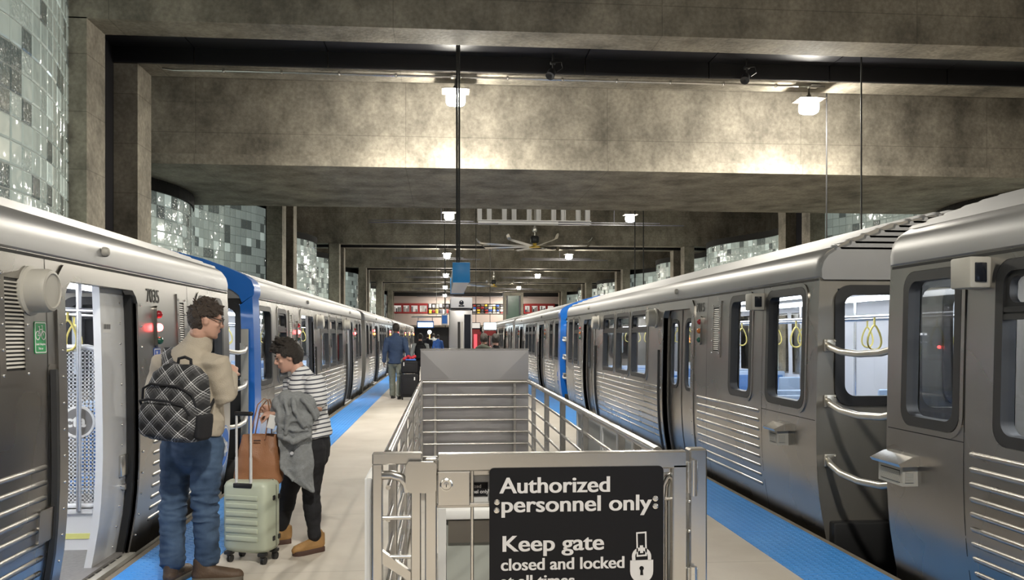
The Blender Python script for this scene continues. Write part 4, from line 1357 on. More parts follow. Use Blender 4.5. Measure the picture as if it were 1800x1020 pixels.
# information pylon
KY = 21.0
a, b = at_y(790, 545, KY), at_y(830, 590, KY)
t = empty('information_pylon', ((a.x + b.x) / 2, KY + .5, 0), 'polished steel pylon with dark screens in the platform centre', 'pylon')
m = MB(); m.rbox(((a.x + b.x) / 2, KY + .75, a.z / 2), (b.x - a.x, 1.5, a.z), .02); m.build('casing', 'plate_steel', t, 40)
q, r_ = at_y(792, 523, KY), at_y(830, 542, KY)
m = MB(); m.rbox(((q.x + r_.x) / 2, KY + .7, (q.z + r_.z) / 2), (r_.x - q.x, 1.6, q.z - r_.z), .02); ho = m.build('head_box', 'sign_light_grey', t, 40)
m = MB(); m.lathe([(.001, 0), (.06, 0), (.05, -.03), (.001, -.05)], ((q.x + r_.x) / 2, KY - .1, (q.z + r_.z) / 2), 16, 'y'); m.rbox(((q.x + r_.x) / 2, KY - .11, (q.z + r_.z) / 2 - .08), (.14, .02, .03), .005); m.build('camera_dome', 'dark_screen', ho, 40)
c0, c1 = at_y(816, 553, KY), at_y(827.5, 640, KY)
m = MB(); m.box(c0.x, KY - .012, .25, c1.x, KY + .02, c0.z); m.build('screen', 'dark_screen', t, 0)
c0, c1 = at_y(804.5, 566, KY), at_y(809, 640, KY)
m = MB(); m.box(c0.x, KY - .01, .25, c1.x, KY + .02, c0.z); m.build('dark_strip', 'rubber', t, 0)
c0, c1 = at_y(811, 566, KY), at_y(813.5, 640, KY)
m = MB(); m.box(c0.x, KY - .01, .25, c1.x, KY + .02, c0.z); m.build('brass_strip', 'beige_paint', t, 0)

# lit signs further along
SY = 45
a, b = at_y(733, 564.5, SY), at_y(762.5, 577, SY)
t = empty('lit_sign', ((a.x + b.x) / 2, SY, b.z), 'blue framed lit departure sign hanging left of the pylon', 'sign')
m = MB(); m.rbox(((a.x + b.x) / 2, SY, (a.z + b.z) / 2), (b.x - a.x, .2, a.z - b.z), .03); m.build('case', 'blue_sticker2', t, 40)
m = MB(); m.rbox(((a.x + b.x) / 2, SY - .1, (a.z + b.z) / 2 - .01), (b.x - a.x - .1, .02, (a.z - b.z) * .62), .01); m.build('lit_face', 'sign_lit', t, 40)
c, d = at_y(723, 557, SY), at_y(777, 557, SY)
m = MB(); m.cyl((c.x, SY, c.z), (d.x, SY, d.z), .05, n=10)
for u in (735, 760):
    x = at_y(u, 560, SY).x; m.cyl((x, SY, a.z - .02), (x, SY, c.z), .02, n=6)
m.cyl((d.x - .3, SY, c.z), (d.x - .3, SY, 9.29), .014, n=8)
m.build('hanger_bar', 'beige_paint', t, 40)
SY = 40.5
for u0, u1, v0, v1, mt, lab in ((851, 872, 568, 579.5, 'sign_lit', 'white lit sign just left of the right train far away'), (830, 843.5, 568, 577, 'shop_lit', 'small white and red lit panel beside the pylon')):
    a, b = at_y(u0, v0, SY), at_y(u1, v1, SY)
    t = empty('lit_sign', ((a.x + b.x) / 2, SY, b.z), lab, 'sign')
    m = MB(); m.rbox(((a.x + b.x) / 2, SY + .1, (a.z + b.z) / 2), (b.x - a.x + .06, .2, a.z - b.z + .06), .03); m.build('case', 'shop_dark', t, 40)
    m = MB(); m.box(a.x, SY - .03, b.z, b.x, SY, a.z); m.build('lit_face', mt, t, 0)
    m = MB(); m.box(a.x, SY - .02, b.z - .30, b.x, SY + .15, b.z - .06); m.build('red_base', 'red_shop', t, 0)
    m = MB(); m.cyl(((a.x + b.x) / 2, SY + .1, a.z), ((a.x + b.x) / 2, SY + .1, 9.29), .014, n=8); m.build('rod', 'rubber', t, 40)
VY = 58
a, b = at_y(830, 583, VY), at_y(846, 640, VY)
t = empty('vending_machine', ((a.x + b.x) / 2, VY, 0), 'red vending machine behind the seated couple', 'vending machine')
m = MB(); m.rbox(((a.x + b.x) / 2, VY + .4, a.z / 2), (b.x - a.x, .8, a.z), .03); m.build('cabinet', 'red_shop', t, 40)
m = MB(); m.box(a.x + .12, VY - .015, .6, a.x + .34, VY + .01, a.z - .15); m.build('lit_front', mat('vending_front', (.6, .05, .08), .3, emit=(1, .1, .12), emit_s=.8, noise_scale=5), t, 0)

# blue drum sign column left of the pylon
SY = 40
a, b = at_y(776, 553, SY), at_y(787, 572, SY)
t = empty('hanging_display', ((a.x + b.x) / 2, SY, b.z), 'small blue display hanging between the lit sign and the pylon', 'display')
m = MB(); m.rbox(((a.x + b.x) / 2, SY, (a.z + b.z) / 2), (b.x - a.x, .4, a.z - b.z), .03); m.build('case', 'sign_light_grey', t, 40)
m = MB(); m.box(a.x + .03, SY - .215, b.z + .08, b.x - .03, SY - .2, a.z - .05); m.build('face', 'blue_sticker2', t, 0)
m = MB(); m.cyl(((a.x + b.x) / 2, SY, a.z), ((a.x + b.x) / 2, SY, 9.29), .014, n=8); m.build('rod', 'rubber', t, 40)

# globe lamp post in the concourse
GY = 80
g = at_y(755, 584, GY)
t = empty('globe_lamp', (g.x, GY, 0), 'round white globe lamp on an amber lit post far along the platform', 'lamp')
M['lamp_soft'] = mat('lamp_soft', (1, 1, 1), .5, emit=(1, .95, .85), emit_s=5, noise_scale=2)
m = MB(); m.sphere((g.x, GY, g.z), .19, 14); m.build('globe', 'lamp_soft', t)
m = MB(); m.cyl((g.x, GY, 0), (g.x, GY, g.z - .15), .09, .06, n=12); m.build('post', mat('amber_post', (.7, .35, .12), .4, emit=(1, .45, .12), emit_s=.5, noise_scale=8), t, 40)
bl = bpy.data.lights.new('globe_bulb', 'POINT'); bl.energy = 60; bl.color = (1, .9, .7); bl.shadow_soft_size = .15
bo = bpy.data.objects.new('globe_bulb', bl); COL.objects.link(bo); bo.parent = t; bo.location = (0, -.4, g.z)


def fan(u, v, Y, label, rot):
    c = at_y(u, v, Y)
    z = c.z
    t = empty('ceiling_fan', (c.x, Y, z), label, 'ceiling fan', 'large ceiling fans')
    m = MB(); m.cyl((c.x, Y, z + .5), (c.x, Y, 9.3), .05, n=10); m.lathe([(.001, .95), (.10, .92), (.13, .8), (.10, .7), (.03, .66)], (c.x, Y, z), 16); m.build('downrod', 'fan_steel', t, 40)
    m = MB(); m.lathe([(.001, .52), (.15, .50), (.20, .44), (.20, .22), (.15, .16), (.001, .16)], (c.x, Y, z), 20); m.build('motor', 'rubber', t, 40)
    m = MB(); m.lathe([(.001, .17), (.09, .17), (.09, .04), (.26, .02), (.26, -.04), (.001, -.05)], (c.x, Y, z), 20); m.build('hub', 'yellow', t, 40)
    for k in range(8):
        a = R(rot + 45 * k)
        d = Vector((math.cos(a), math.sin(a), 0)); n = Vector((-d.y, d.x, 0))
        m = MB(); rings = []
        for r0, w, dz in ((.2, .10, 0), (.6, .12, 0.01), (2.2, .10, 0.05), (2.62, .085, 0.07), (2.75, .08, .16), (2.82, .06, .26)):
            o = Vector((c.x, Y, z + dz)) + d * r0
            rings.append([o + n * w + Vector((0, 0, .025)), o + Vector((0, 0, .035)), o - n * w + Vector((0, 0, -.02)), o + Vector((0, 0, -.0))])
        m.rings(rings); m.build('blade', 'fan_steel', t, 40)


fan(940, 434, 38.0, 'large many bladed ceiling fan with a yellow hub under the white rack', 14)
fan(868, 503, 67.5, 'smaller looking distant ceiling fan with a yellow hub', 30)

RY = 37.2
a, b = at_y(840, 374, RY), at_y(1036, 397, RY)
t = empty('steel_rack', ((a.x + b.x) / 2, RY, b.z), 'white steel rack of short uprights on a long beam above the fan', 'rack')
m = MB(); zt = at_y(940, 390, RY).z
m.box(a.x, RY - .25, b.z, b.x, RY - .19, zt); m.box(a.x, RY - .5, b.z, b.x, RY + .05, b.z + .03); m.box(a.x, RY - .5, zt - .03, b.x, RY + .05, zt); m.build('beam', 'white_paint', t, 0)
for u in (843, 860, 886.5, 903.5, 930, 946.5, 973, 990, 1016, 1032.5):
    x = at_y(u, 380, RY).x
    m = MB(); m.box(x - .10, RY - .12, zt, x - .07, RY + .1, 9.29); m.box(x + .07, RY - .12, zt, x + .10, RY + .1, 9.29); m.box(x - .10, RY - .02, zt, x + .10, RY + .01, 9.29)
    m.build('upright', 'white_paint', t, 0)

# ================================================================== the gated enclosure
GY = 3.85
G = lambda u, v, dy=0.0: at_y(u, v, GY + dy)
def gbar(m, u0, v0, u1, v1, dep=0.05, dy=0.0, r=0.004):
    a, b = G(u0, v0), G(u1, v1)
    m.rbox(((a.x + b.x) / 2, GY + dy, (a.z + b.z) / 2), (abs(b.x - a.x), dep, abs(b.z - a.z)), r, 1)


ZB = 0.10                                              # lower edge of the gate
vb = HZ + (EYE - ZB) * F_PX / (GY * 1.0)
gate = empty('gate', (G(975, 800).x, GY, ZB), 'stainless steel gate carrying the black authorized personnel sign', 'gate')
m = MB()
gbar(m, 769, 797, 1205, 822, .055, r=.006); gbar(m, 747, 806, 768, vb, .055, r=.006); gbar(m, 1180, 815, 1205, vb, .055, r=.006); gbar(m, 768, vb - 26, 1180, vb, .05, r=.006)
m.build('frame', 'gate_steel', gate, 30)
m = MB(); gbar(m, 768, 885, 862, 891, .03); m.build('cross_rail', 'gate_steel', gate, 30)
m = MB(); gbar(m, 827, 826, 833, vb, .022, dy=.01); m.build('bar', 'gate_steel', gate, 30)
m = MB(); gbar(m, 768, 824, 1180, 832, .02, dy=.015); m.build('cross_rail', 'gate_steel', gate, 30)
m = MB(); a = G(1170, 860)
m.tube([(G(1163, 880).x, GY + .03, G(1163, 880).z), (G(1183, 879).x, GY + .03, G(1183, 879).z)], .009, 8)
q = [G(1186, 838), G(1176, 842), G(1170, 855), G(1168, 880), G(1168, vb)]
m.tube([(p.x, GY + .035, p.z) for p in q], .016, 10); q = [G(1186, 846), G(1179, 850), G(1176, 860), G(1175, 880), G(1175, vb)]; m.tube([(p.x, GY + .05, p.z) for p in q], .012, 10)
m.build('curved_bar', 'gate_steel', gate, 60)
m = MB(); gbar(m, 769, 828, 826, 887, .045, dy=-.012, r=.004); lp = m.build('lock_box', 'gate_steel', gate, 30)
c = G(784.5, 850); y_ = GY - .036
m = MB(); m.lathe([(.030, .004), (.030, -.006), (.024, -.010), (.022, -.006), (.013, -.006), (.013, -.013), (.001, -.014)], (c.x, y_, c.z), 24, 'y'); lk = m.build('lock_cylinder', 'steel_bright', lp, 40)
m = MB(); m.box(c.x - .002, y_ - .016, c.z - .009, c.x + .002, y_ - .013, c.z + .004); m.build('keyhole', 'rubber', lk, 0)
# black sign plate
s0, s1 = G(859.5, 820), G(1163, 820)
zt, zb = G(1010, 819.5).z, 0.22
m = MB(); SYF = GY - .034
m.prism(rrect(s0.x, s1.x, zb, zt, .022, 5), lambda a, b, d: (a, SYF - d, b), -.004, 0.0)
sg = m.build('sign_plate', 'sign_black', gate, 0)
sg['label'] = 'black sign plate with pale grey lettering'
m = MB()
def line(txt, ul, ur, vbase, size):
    p0, p1 = at_y(ul, vbase, SYF), at_y(ur, vbase, SYF)
    v_, f_ = text_mesh(txt, 1.0, 0.008)
    w = max(p.x for p in v_) - min(p.x for p in v_); x0 = min(p.x for p in v_)
    for k in (-1, 0, 1):                                  # heavy strokes
        put_text(m, txt, size, lambda a, b, d: (p0.x + a + k * size * .02, SYF - .0012 - d - (k == 0) * .0002, p0.z + b), .008 * size, .0006, xs=(p1.x - p0.x) / (w * size))
line('Authorized', 879, 1072, 867.5, .104)
line('personnel only', 880, 1143, 901, .104)
line('Keep gate', 881, 1058, 970, .104)
line('closed and locked', 880, 1096, 1003.5, .079)
line('at all times', 880, 1009, 1033, .079)
m.build('lettering', 'sign_grey', sg, 0)
m = MB()
fp = lambda a, b, d: (at_y(a, b, SYF).x, SYF - .0015 - d, at_y(a, b, SYF).z)
m.frame([(1136, 934.5), (1118, 936), (1119, 979), (1137, 977.5)], [(1133.5, 937.5), (1120.5, 938.5), (1121.5, 976), (1134, 975)], fp, 0, .001)
arc = lambda cx, cy, rx, ry, a0, a1, n: [(cx + rx * math.cos(R(a0 + (a1 - a0) * k / n)), cy - ry * math.sin(R(a0 + (a1 - a0) * k / n))) for k in range(n + 1)]
out = [(1144.5, 985)] + [(1144.5, 978)] + arc(1127.5, 978, 17, 16, 0, 180, 12) + [(1111, 986)]
inn = [(1138.5, 985)] + [(1138.5, 978)] + arc(1127.5, 978, 11, 10, 0, 180, 12) + [(1117, 986)]
n = len(out)
m.add([fp(a, b, .001) for a, b in out] + [fp(a, b, .001) for a, b in inn], [(k, k + 1, n + k + 1, n + k) for k in range(n - 1)])
m.prism([(1124.5, 959), (1130, 958.7), (1130.3, 972), (1125, 972.5)], fp, .001, .002)
body = [(1107.5, 985.5), (1148, 984)] + arc(1127.7, 1004, 20.3, 21, 0, -180, 12)[0:]
m.prism(body, fp, 0, .001)
m.build('padlock_symbol', 'sign_grey', sg, 0)
m = MB(); m.prism(arc(1127.6, 999, 4, 4, -60, 240, 10) + [(1125.5, 1003), (1125, 1011), (1130.5, 1011), (1129.8, 1003)], fp, .0015, .0022); m.build('keyhole_mark', 'sign_black', sg, 0)
for u, v in ((873.5, 883), (873, 897.5), (1152, 876.5), (1152, 890)):
    c = at_y(u, v, SYF); m = MB(); m.lathe([(.0135, 0), (.0135, -.003), (.009, -.005), (.008, -.003), (.001, -.003)], (c.x, SYF, c.z), 18, 'y'); m.build('bolt', 'steel_bright', sg, 40)
# the small sign behind the bars
m = MB(); gbar(m, 800, 836, 864, 886, .004, dy=.05, r=.001); bp = m.build('rear_plate', 'pale_board', gate, 0)
m = MB(); a, b = at_y(803, 849, GY + .046), at_y(857.5, 872, GY + .046); m.box(a.x, GY + .044, b.z, b.x, GY + .0475, a.z); m.build('small_sign', 'sign_black', bp, 0)
m = MB()
for txt, v in (('Authorized', 858.5), ('personnel only', 868)):
    p = at_y(806, v, GY + .043); put_text(m, txt, .0235, lambda a, b, d: (p.x + a, GY + .0432 - d, p.z + b), .0003, .0004)
m.build('lettering', 'sign_grey', bp, 0)

# gate posts and the latch guard on the left
lg = empty('latch_guard', (G(697, 900).x, GY, 0), 'open steel latch guard frame left of the gate with an octagonal plate', 'latch guard')
m = MB()
gbar(m, 655, 815, 673, HZ + EYE * F_PX / GY, .058, r=.005); gbar(m, 655, 796, 742, 815, .06, r=.005); gbar(m, 722, 815, 740, HZ + EYE * F_PX / GY, .05, dy=.02, r=.005)
m.build('frame', 'gate_steel', lg, 30)
m = MB(); a, b, c_, d_ = G(673, 968), G(722, 1004), G(722, 1022), G(673, 990)
m.prism([(a.x, a.z), (b.x, b.z), (c_.x, c_.z), (d_.x, d_.z)], lambda p, q, d: (p, GY + d, q), -.02, .02); m.build('diagonal_brace', 'gate_steel', lg, 0)
for v in (911, 980):
    m = MB(); a, b = G(672, v), G(723, v); m.tube([(a.x, GY, a.z), (b.x, GY + .01, b.z)], .010, 10); m.build('crossbar', 'gate_steel', lg, 50)
m = MB(); m.tube([(G(673, 835).x, GY - .01, G(673, 835).z), (G(690, 834).x, GY - .02, G(690, 834).z), (G(706, 838).x, GY - .03, G(706, 838).z), (G(714, 848).x, GY - .03, G(714, 848).z), (G(716, 862).x, GY - .02, G(716, 862).z)], .021, 12); m.build('pull_handle', 'gate_steel', lg, 60)
m = MB(); m.prism([(719, 808), (762, 808), (767, 812), (767, 858), (758, 862), (722, 862), (714, 853), (714, 816)], lambda a, b, d: (G(a, b).x, GY - .055 - d, G(a, b).z), 0, .02); m.build('latch_plate', 'gate_steel', lg, 0)

gp = empty('gate_post', (G(1226, 900).x, GY, 0), 'square steel hinge post right of the gate', 'post')
m = MB(); gbar(m, 1211, 789, 1242, HZ + EYE * F_PX / GY, .085, dy=.03, r=.008); m.build('post', 'gate_steel', gp, 30)
for v in (838, 1024):
    m = MB(); c = G(1215, v); m.cyl((c.x, GY - .035, c.z - .085), (c.x, GY - .035, c.z + .085), .0165, n=14)
    for dz in (-.05, -.02, .02, .05):
        m.cyl((c.x, GY - .035, c.z + dz - .002), (c.x, GY - .035, c.z + dz + .002), .0175, n=14)
    m.rbox((c.x, GY - .02, c.z), (.05, .012, .15), .003, 1); m.build('hinge', 'steel_bright', gp, 40)
for v in (880, 932):
    m = MB(); c = G(1209, v); m.sphere((c.x, GY - .02, c.z), .008, 8); m.build('bolt', 'steel_bright', gp)

# side rails, back rails and back plate
XLr, XRr, YB = -0.255, 1.035, 9.95
RAILZ = (1.07, .905, .754, .60, .458, .314, .165)
def y_on(u, X):
    r = ray(u, 600); return X / r.x * r.y
def railing(X, label, posts):
    t = empty('side_railing', (X, 7, 0), label, 'railing', 'railings of the enclosure')
    m = MB(); m.tube([(X, GY + .06, 1.06), (X, YB, 1.06)], .024, 12); m.build('top_rail', 'gate_steel', t, 60)
    for z in RAILZ[1:]:
        m = MB(); m.tube([(X, GY + .06, z), (X, YB, z)], .012, 8); m.build('rail', 'gate_steel', t, 60)
    for y in posts:
        m = MB(); m.rbox((X, y, .53), (.045, .05, 1.06), .004, 1); m.build('post', 'gate_steel', t, 30)
railing(XLr, 'left railing of the enclosure, beside the open platform', [4.3, 5.5, 6.8, 8.2, 9.9])
railing(XRr, 'right railing of the enclosure, in front of the pale board', [4.35, y_on(1091, XRr), y_on(1028, XRr), y_on(989, XRr), y_on(961, XRr), y_on(938, XRr)])
t = empty('back_railing', ((XLr + XRr) / 2, YB, 0), 'horizontal bars in front of the tall steel back plate', 'railing')
m = MB(); m.tube([(XLr, YB, 1.06), (XRr, YB, 1.06)], .024, 12); m.build('top_rail', 'gate_steel', t, 60)
for z in RAILZ[1:]:
    m = MB(); m.tube([(XLr, YB, z), (XRr, YB, z)], .013, 8); m.build('rail', 'gate_steel', t, 60)
for u in (765, 905):
    x = at_y(u, 700, YB).x
    m = MB(); m.rbox((x, YB + .02, .53), (.035, .012, 1.04), .003, 1)
    for dx in (-.006, .006): m.sphere((x + dx, YB + .01, 1.0), .006, 8)
    m.build('post', 'gate_steel', t, 30)
t = empty('back_plate', ((XLr + XRr) / 2, YB + .1, 0), 'tall stainless steel plate closing the rear of the enclosure', 'metal plate')
m = MB(); c_ = ((XLr + XRr) / 2, YB + .055, .80)
x0, x1 = XLr - .01, XRr + .01
m.add([(x0, YB + .08, 0), (x1, YB + .08, 0), (x1, YB + .08, 1.44), (x0, YB + .08, 1.44), c_, (x0, YB + .11, 0), (x1, YB + .11, 0), (x1, YB + .11, 1.44), (x0, YB + .11, 1.44)],
      [(0, 1, 4), (1, 2, 4), (2, 3, 4), (3, 0, 4), (5, 6, 7, 8), (0, 1, 6, 5), (1, 2, 7, 6), (2, 3, 8, 7), (3, 0, 5, 8)])       # the sheet is creased from corner to corner
m.build('sheet', 'plate_steel', t, 0)
m = MB(); m.rbox(((XLr + XRr) / 2, YB + .085, 1.452), (XRr - XLr + .03, .035, .02), .004, 1); m.build('rim', 'steel_bright', t, 30)

for X, y0, y1, z1, lab in ((1.235, 3.92, 7.45, .955, 'pale board panel fixed outside the right railing'), (XLr - .095, 3.97, 4.35, .94, 'narrow pale board edge outside the left railing')):
    t = empty('board_panel', (X, (y0 + y1) / 2, 0), lab, 'board')
    m = MB(); m.box(X - .01, y0, .12, X + .012, y1, z1); m.build('board', 'pale_board', t, 0)
    m = MB(); n = max(1, round((y1 - y0) / 1.15))
    for k in range(n):
        a, b = y0 + (y1 - y0) * k / n, y0 + (y1 - y0) * (k + 1) / n
        for s in (-1, 1):
            xx = X + s * .014
            m.frame([(b - .01, z1 - .005), (a + .01, z1 - .005), (a + .01, .12), (b - .01, .12)], [(b - .045, z1 - .04), (a + .045, z1 - .04), (a + .045, .16), (b - .045, .16)], lambda p, q, d: (xx + d * s, p, q), -.004, .006)
    for s in (-1, 1):
        m.box(X - .05, y0 + .1, 0, X + .05, y0 + .15, .14) if s < 0 else m.box(X - .05, y1 - .15, 0, X + .05, y1 - .1, .14)
    m.build('edge_frame', 'white_metal', t, 0)

EY = 5.1
t = empty('equipment_locker', (.5, EY, 0), 'low pale equipment locker seen through the gate bars', 'locker')
P = lambda u, v: at_y(u, v, EY)
x0, x1 = P(785, 900).x, P(1040, 900).x
M['locker_grey'] = mat('locker_grey', (.36, .38, .36), .45, noise_scale=3, noise_amt=.06)
m = MB(); m.box(x0, EY + .02, 0, x1, EY + .55, P(785, 914).z); m.build('cabinet', 'locker_grey', t, 0)
m = MB(); m.rbox(((x0 + x1) / 2, EY + .28, P(785, 905).z), (x1 - x0 + .02, .60, P(785, 897).z - P(785, 914).z), .01); m.build('lid', 'white_paint', t, 30)
m = MB(); m.box(x0 + .01, EY + .0, P(785, 955).z, x1 - .01, EY + .021, P(785, 916).z); m.build('dark_panel', 'steel_dark', t, 0)
m = MB(); m.box(P(770, 900).x, EY - .02, 0, P(784, 900).x, EY + .5, P(785, 893).z); m.build('side_panel', 'pale_board', t, 0)
m = MB(); m.box(XLr + .25, 6.4, 0.0, XRr - .25, 9.2, .015); m.box(.3, 7.2, .015, .5, 7.26, .03)
tag(m.build('floor_hatch', 'plate_steel', None, 0), 'flat steel hatch set in the floor inside the railings', 'hatch')

# ================================================================== people
def plaid():
    m, nt, p = new_mat('plaid')
    N, L = nt.nodes, nt.links
    tc = N.new('ShaderNodeTexCoord'); mp = N.new('ShaderNodeMapping'); mp.inputs['Rotation'].default_value = (0, R(45), 0)
    L.new(tc.outputs['Object'], mp.inputs['Vector'])
    sx = N.new('ShaderNodeSeparateXYZ'); L.new(mp.outputs['Vector'], sx.inputs[0])
    tot = None
    for ax in ('X', 'Z'):
        for per, w, amt, off in ((0.085, 0.055, 0.9, 0.0), (0.085, 0.05, 0.55, 0.13), (0.085, 0.04, 0.3, 0.30), (0.085, 0.36, 0.05, 0.5)):
            d = N.new('ShaderNodeMath'); d.operation = 'DIVIDE'; d.inputs[1].default_value = per; L.new(sx.outputs[ax], d.inputs[0])
            a = N.new('ShaderNodeMath'); a.operation = 'ADD'; a.inputs[1].default_value = 50 + off; L.new(d.outputs[0], a.inputs[0])
            f = N.new('ShaderNodeMath'); f.operation = 'FRACT'; L.new(a.outputs[0], f.inputs[0])
            lt = N.new('ShaderNodeMath'); lt.operation = 'LESS_THAN'; lt.inputs[1].default_value = w; L.new(f.outputs[0], lt.inputs[0])
            k = N.new('ShaderNodeMath'); k.operation = 'MULTIPLY'; k.inputs[1].default_value = amt; L.new(lt.outputs[0], k.inputs[0])
            if tot is None: tot = k.outputs[0]
            else:
                s = N.new('ShaderNodeMath'); s.operation = 'ADD'; L.new(tot, s.inputs[0]); L.new(k.outputs[0], s.inputs[1]); tot = s.outputs[0]
    n = N.new('ShaderNodeTexNoise'); n.inputs['Scale'].default_value = 120; L.new(tc.outputs['Object'], n.inputs['Vector'])
    mm = N.new('ShaderNodeMath'); mm.operation = 'MULTIPLY'; L.new(tot, mm.inputs[0]); L.new(n.outputs['Fac'], mm.inputs[1])
    mx = N.new('ShaderNodeMix'); mx.data_type = 'RGBA'; mx.inputs['A'].default_value = (0.011, 0.011, 0.013, 1); mx.inputs['B'].default_value = (0.85, 0.85, 0.88, 1)
    L.new(mm.outputs[0], mx.inputs['Factor']); L.new(mx.outputs['Result'], p.inputs['Base Color']); p.inputs['Roughness'].default_value = 0.7
    return m


def stripes():
    m, nt, p = new_mat('striped_knit')
    N, L = nt.nodes, nt.links
    tc = N.new('ShaderNodeTexCoord')
    at = N.new('ShaderNodeAttribute'); at.attribute_name = 'stripe'
    d = N.new('ShaderNodeMath'); d.operation = 'DIVIDE'; d.inputs[1].default_value = 0.031; L.new(at.outputs['Fac'], d.inputs[0])
    f = N.new('ShaderNodeMath'); f.operation = 'FRACT'; L.new(d.outputs[0], f.inputs[0])
    lt = N.new('ShaderNodeMath'); lt.operation = 'LESS_THAN'; lt.inputs[1].default_value = 0.30; L.new(f.outputs[0], lt.inputs[0])
    mx = N.new('ShaderNodeMix'); mx.data_type = 'RGBA'; mx.inputs['A'].default_value = (0.74, 0.74, 0.75, 1); mx.inputs['B'].default_value = (0.045, 0.05, 0.075, 1)
    L.new(lt.outputs[0], mx.inputs['Factor']); L.new(mx.outputs['Result'], p.inputs['Base Color']); p.inputs['Roughness'].default_value = 0.8
    return m


def denim():
    m, nt, p = new_mat('denim')
    N, L = nt.nodes, nt.links
    tc = N.new('ShaderNodeTexCoord')
    n = N.new('ShaderNodeTexNoise'); n.inputs['Scale'].default_value = 7; n.inputs['Detail'].default_value = 6; L.new(tc.outputs['Object'], n.inputs['Vector'])
    rp = N.new('ShaderNodeValToRGB'); e = rp.color_ramp.elements
    e[0].position = .3; e[0].color = (0.018, 0.040, 0.085, 1); e[1].position = .72; e[1].color = (0.075, 0.125, 0.215, 1)
    L.new(n.outputs['Fac'], rp.inputs['Fac']); L.new(rp.outputs['Color'], p.inputs['Base Color']); p.inputs['Roughness'].default_value = 0.85
    n2 = N.new('ShaderNodeTexNoise'); n2.inputs['Scale'].default_value = 260; L.new(tc.outputs['Object'], n2.inputs['Vector'])
    b = N.new('ShaderNodeBump'); b.inputs['Strength'].default_value = .25; b.inputs['Distance'].default_value = .004; L.new(n2.outputs['Fac'], b.inputs['Height']); L.new(b.outputs['Normal'], p.inputs['Normal'])
    return m


M['plaid'] = plaid(); M['striped'] = stripes(); M['denim'] = denim()
def skin_mat(name, col):
    m = mat(name, col, 0.5, noise_scale=14, noise_amt=0.08, bump=0.05, bump_scale=90)
    m.node_tree.nodes['Principled BSDF'].inputs['Subsurface Weight'].default_value = 0.08
    m.node_tree.nodes['Principled BSDF'].inputs['Subsurface Radius'].default_value = (0.01, 0.004, 0.002)
    return m


M['skin'] = skin_mat('skin', (0.56, 0.33, 0.25))
M['skin_dark'] = skin_mat('skin_dark', (0.14, 0.075, 0.05))
M['lips'] = mat('lips', (0.42, 0.14, 0.12), 0.45, noise_scale=30)
M['eye_white'] = mat('eye_white', (0.45, 0.42, 0.40), 0.25, noise_scale=30, noise_amt=.02)
M['eye_dark'] = mat('eye_dark', (0.03, 0.018, 0.01), 0.15, noise_scale=30)
M['hair_dark'] = mat('hair_dark', (0.022, 0.016, 0.012), 0.5, noise_scale=60, noise_amt=.5, bump=.6, bump_scale=160)
M['hair_brown'] = mat('hair_brown', (0.038, 0.026, 0.019), 0.5, noise_scale=60, noise_amt=.5, bump=.6, bump_scale=160)
M['fleece'] = mat('fleece', (0.44, 0.385, 0.31), 0.9, noise_scale=18, noise_amt=.10, bump=.35, bump_scale=220)
M['black_cloth'] = mat('black_cloth', (0.010, 0.010, 0.013), 0.85, noise_scale=14, noise_amt=.3, bump=.2, bump_scale=200)
M['grey_felt'] = mat('grey_felt', (0.25, 0.262, 0.272), 0.95, noise_scale=45, noise_amt=.28, bump=.5, bump_scale=180)
M['boot_brown'] = mat('boot_brown', (0.085, 0.052, 0.032), 0.6, noise_scale=12, noise_amt=.25, bump=.2)
M['boot_tan'] = mat('boot_tan', (0.34, 0.19, 0.07), 0.7, noise_scale=12, noise_amt=.2, bump=.2)
M['sole'] = mat('sole', (0.11, 0.095, 0.075), 0.7, noise_scale=12)
M['sole_dark'] = mat('sole_dark', (0.07, 0.035, 0.025), 0.6, noise_scale=12)
M['navy_cloth'] = mat('navy_cloth', (0.028, 0.05, 0.105), 0.85, noise_scale=9, noise_amt=.2, bump=.2, bump_scale=160)
M['khaki'] = mat('khaki', (0.20, 0.21, 0.17), 0.85, noise_scale=9, noise_amt=.15, bump=.2, bump_scale=160)
M['pale_cloth'] = mat('pale_cloth', (0.34, 0.36, 0.37), 0.85, noise_scale=9, noise_amt=.15)
M['olive_cloth'] = mat('olive_cloth', (0.045, 0.05, 0.035), 0.85, noise_scale=9, noise_amt=.25)


def ell(mb, pts, rads, ref, n=16, flat=False):
    """closed tube of elliptical section: radius a along ref, b across it"""
    pts = [Vector(p) for p in pts]
    rings = []
    for i, p in enumerate(pts):
        t = (pts[min(i + 1, len(pts) - 1)] - pts[max(i - 1, 0)]).normalized()
        rf = Vector(ref[i] if hasattr(ref[0], '__len__') else ref)
        u = (rf - t * rf.dot(t)).normalized()
        v = t.cross(u)
        a, b = rads[i] if hasattr(rads[i], '__len__') else (rads[i], rads[i])
        rings.append([p + u * a * math.cos(2 * math.pi * k / n) + v * b * math.sin(2 * math.pi * k / n) for k in range(n)])
    mb.rings(rings)
    # round the ends
    for p, r in ((pts[0], rads[0]), (pts[-1], rads[-1]))[1 if flat else 0:]:
        a, b = r if hasattr(r, '__len__') else (r, r)
        mb.sphere(p, min(a, b) * .98, 12)


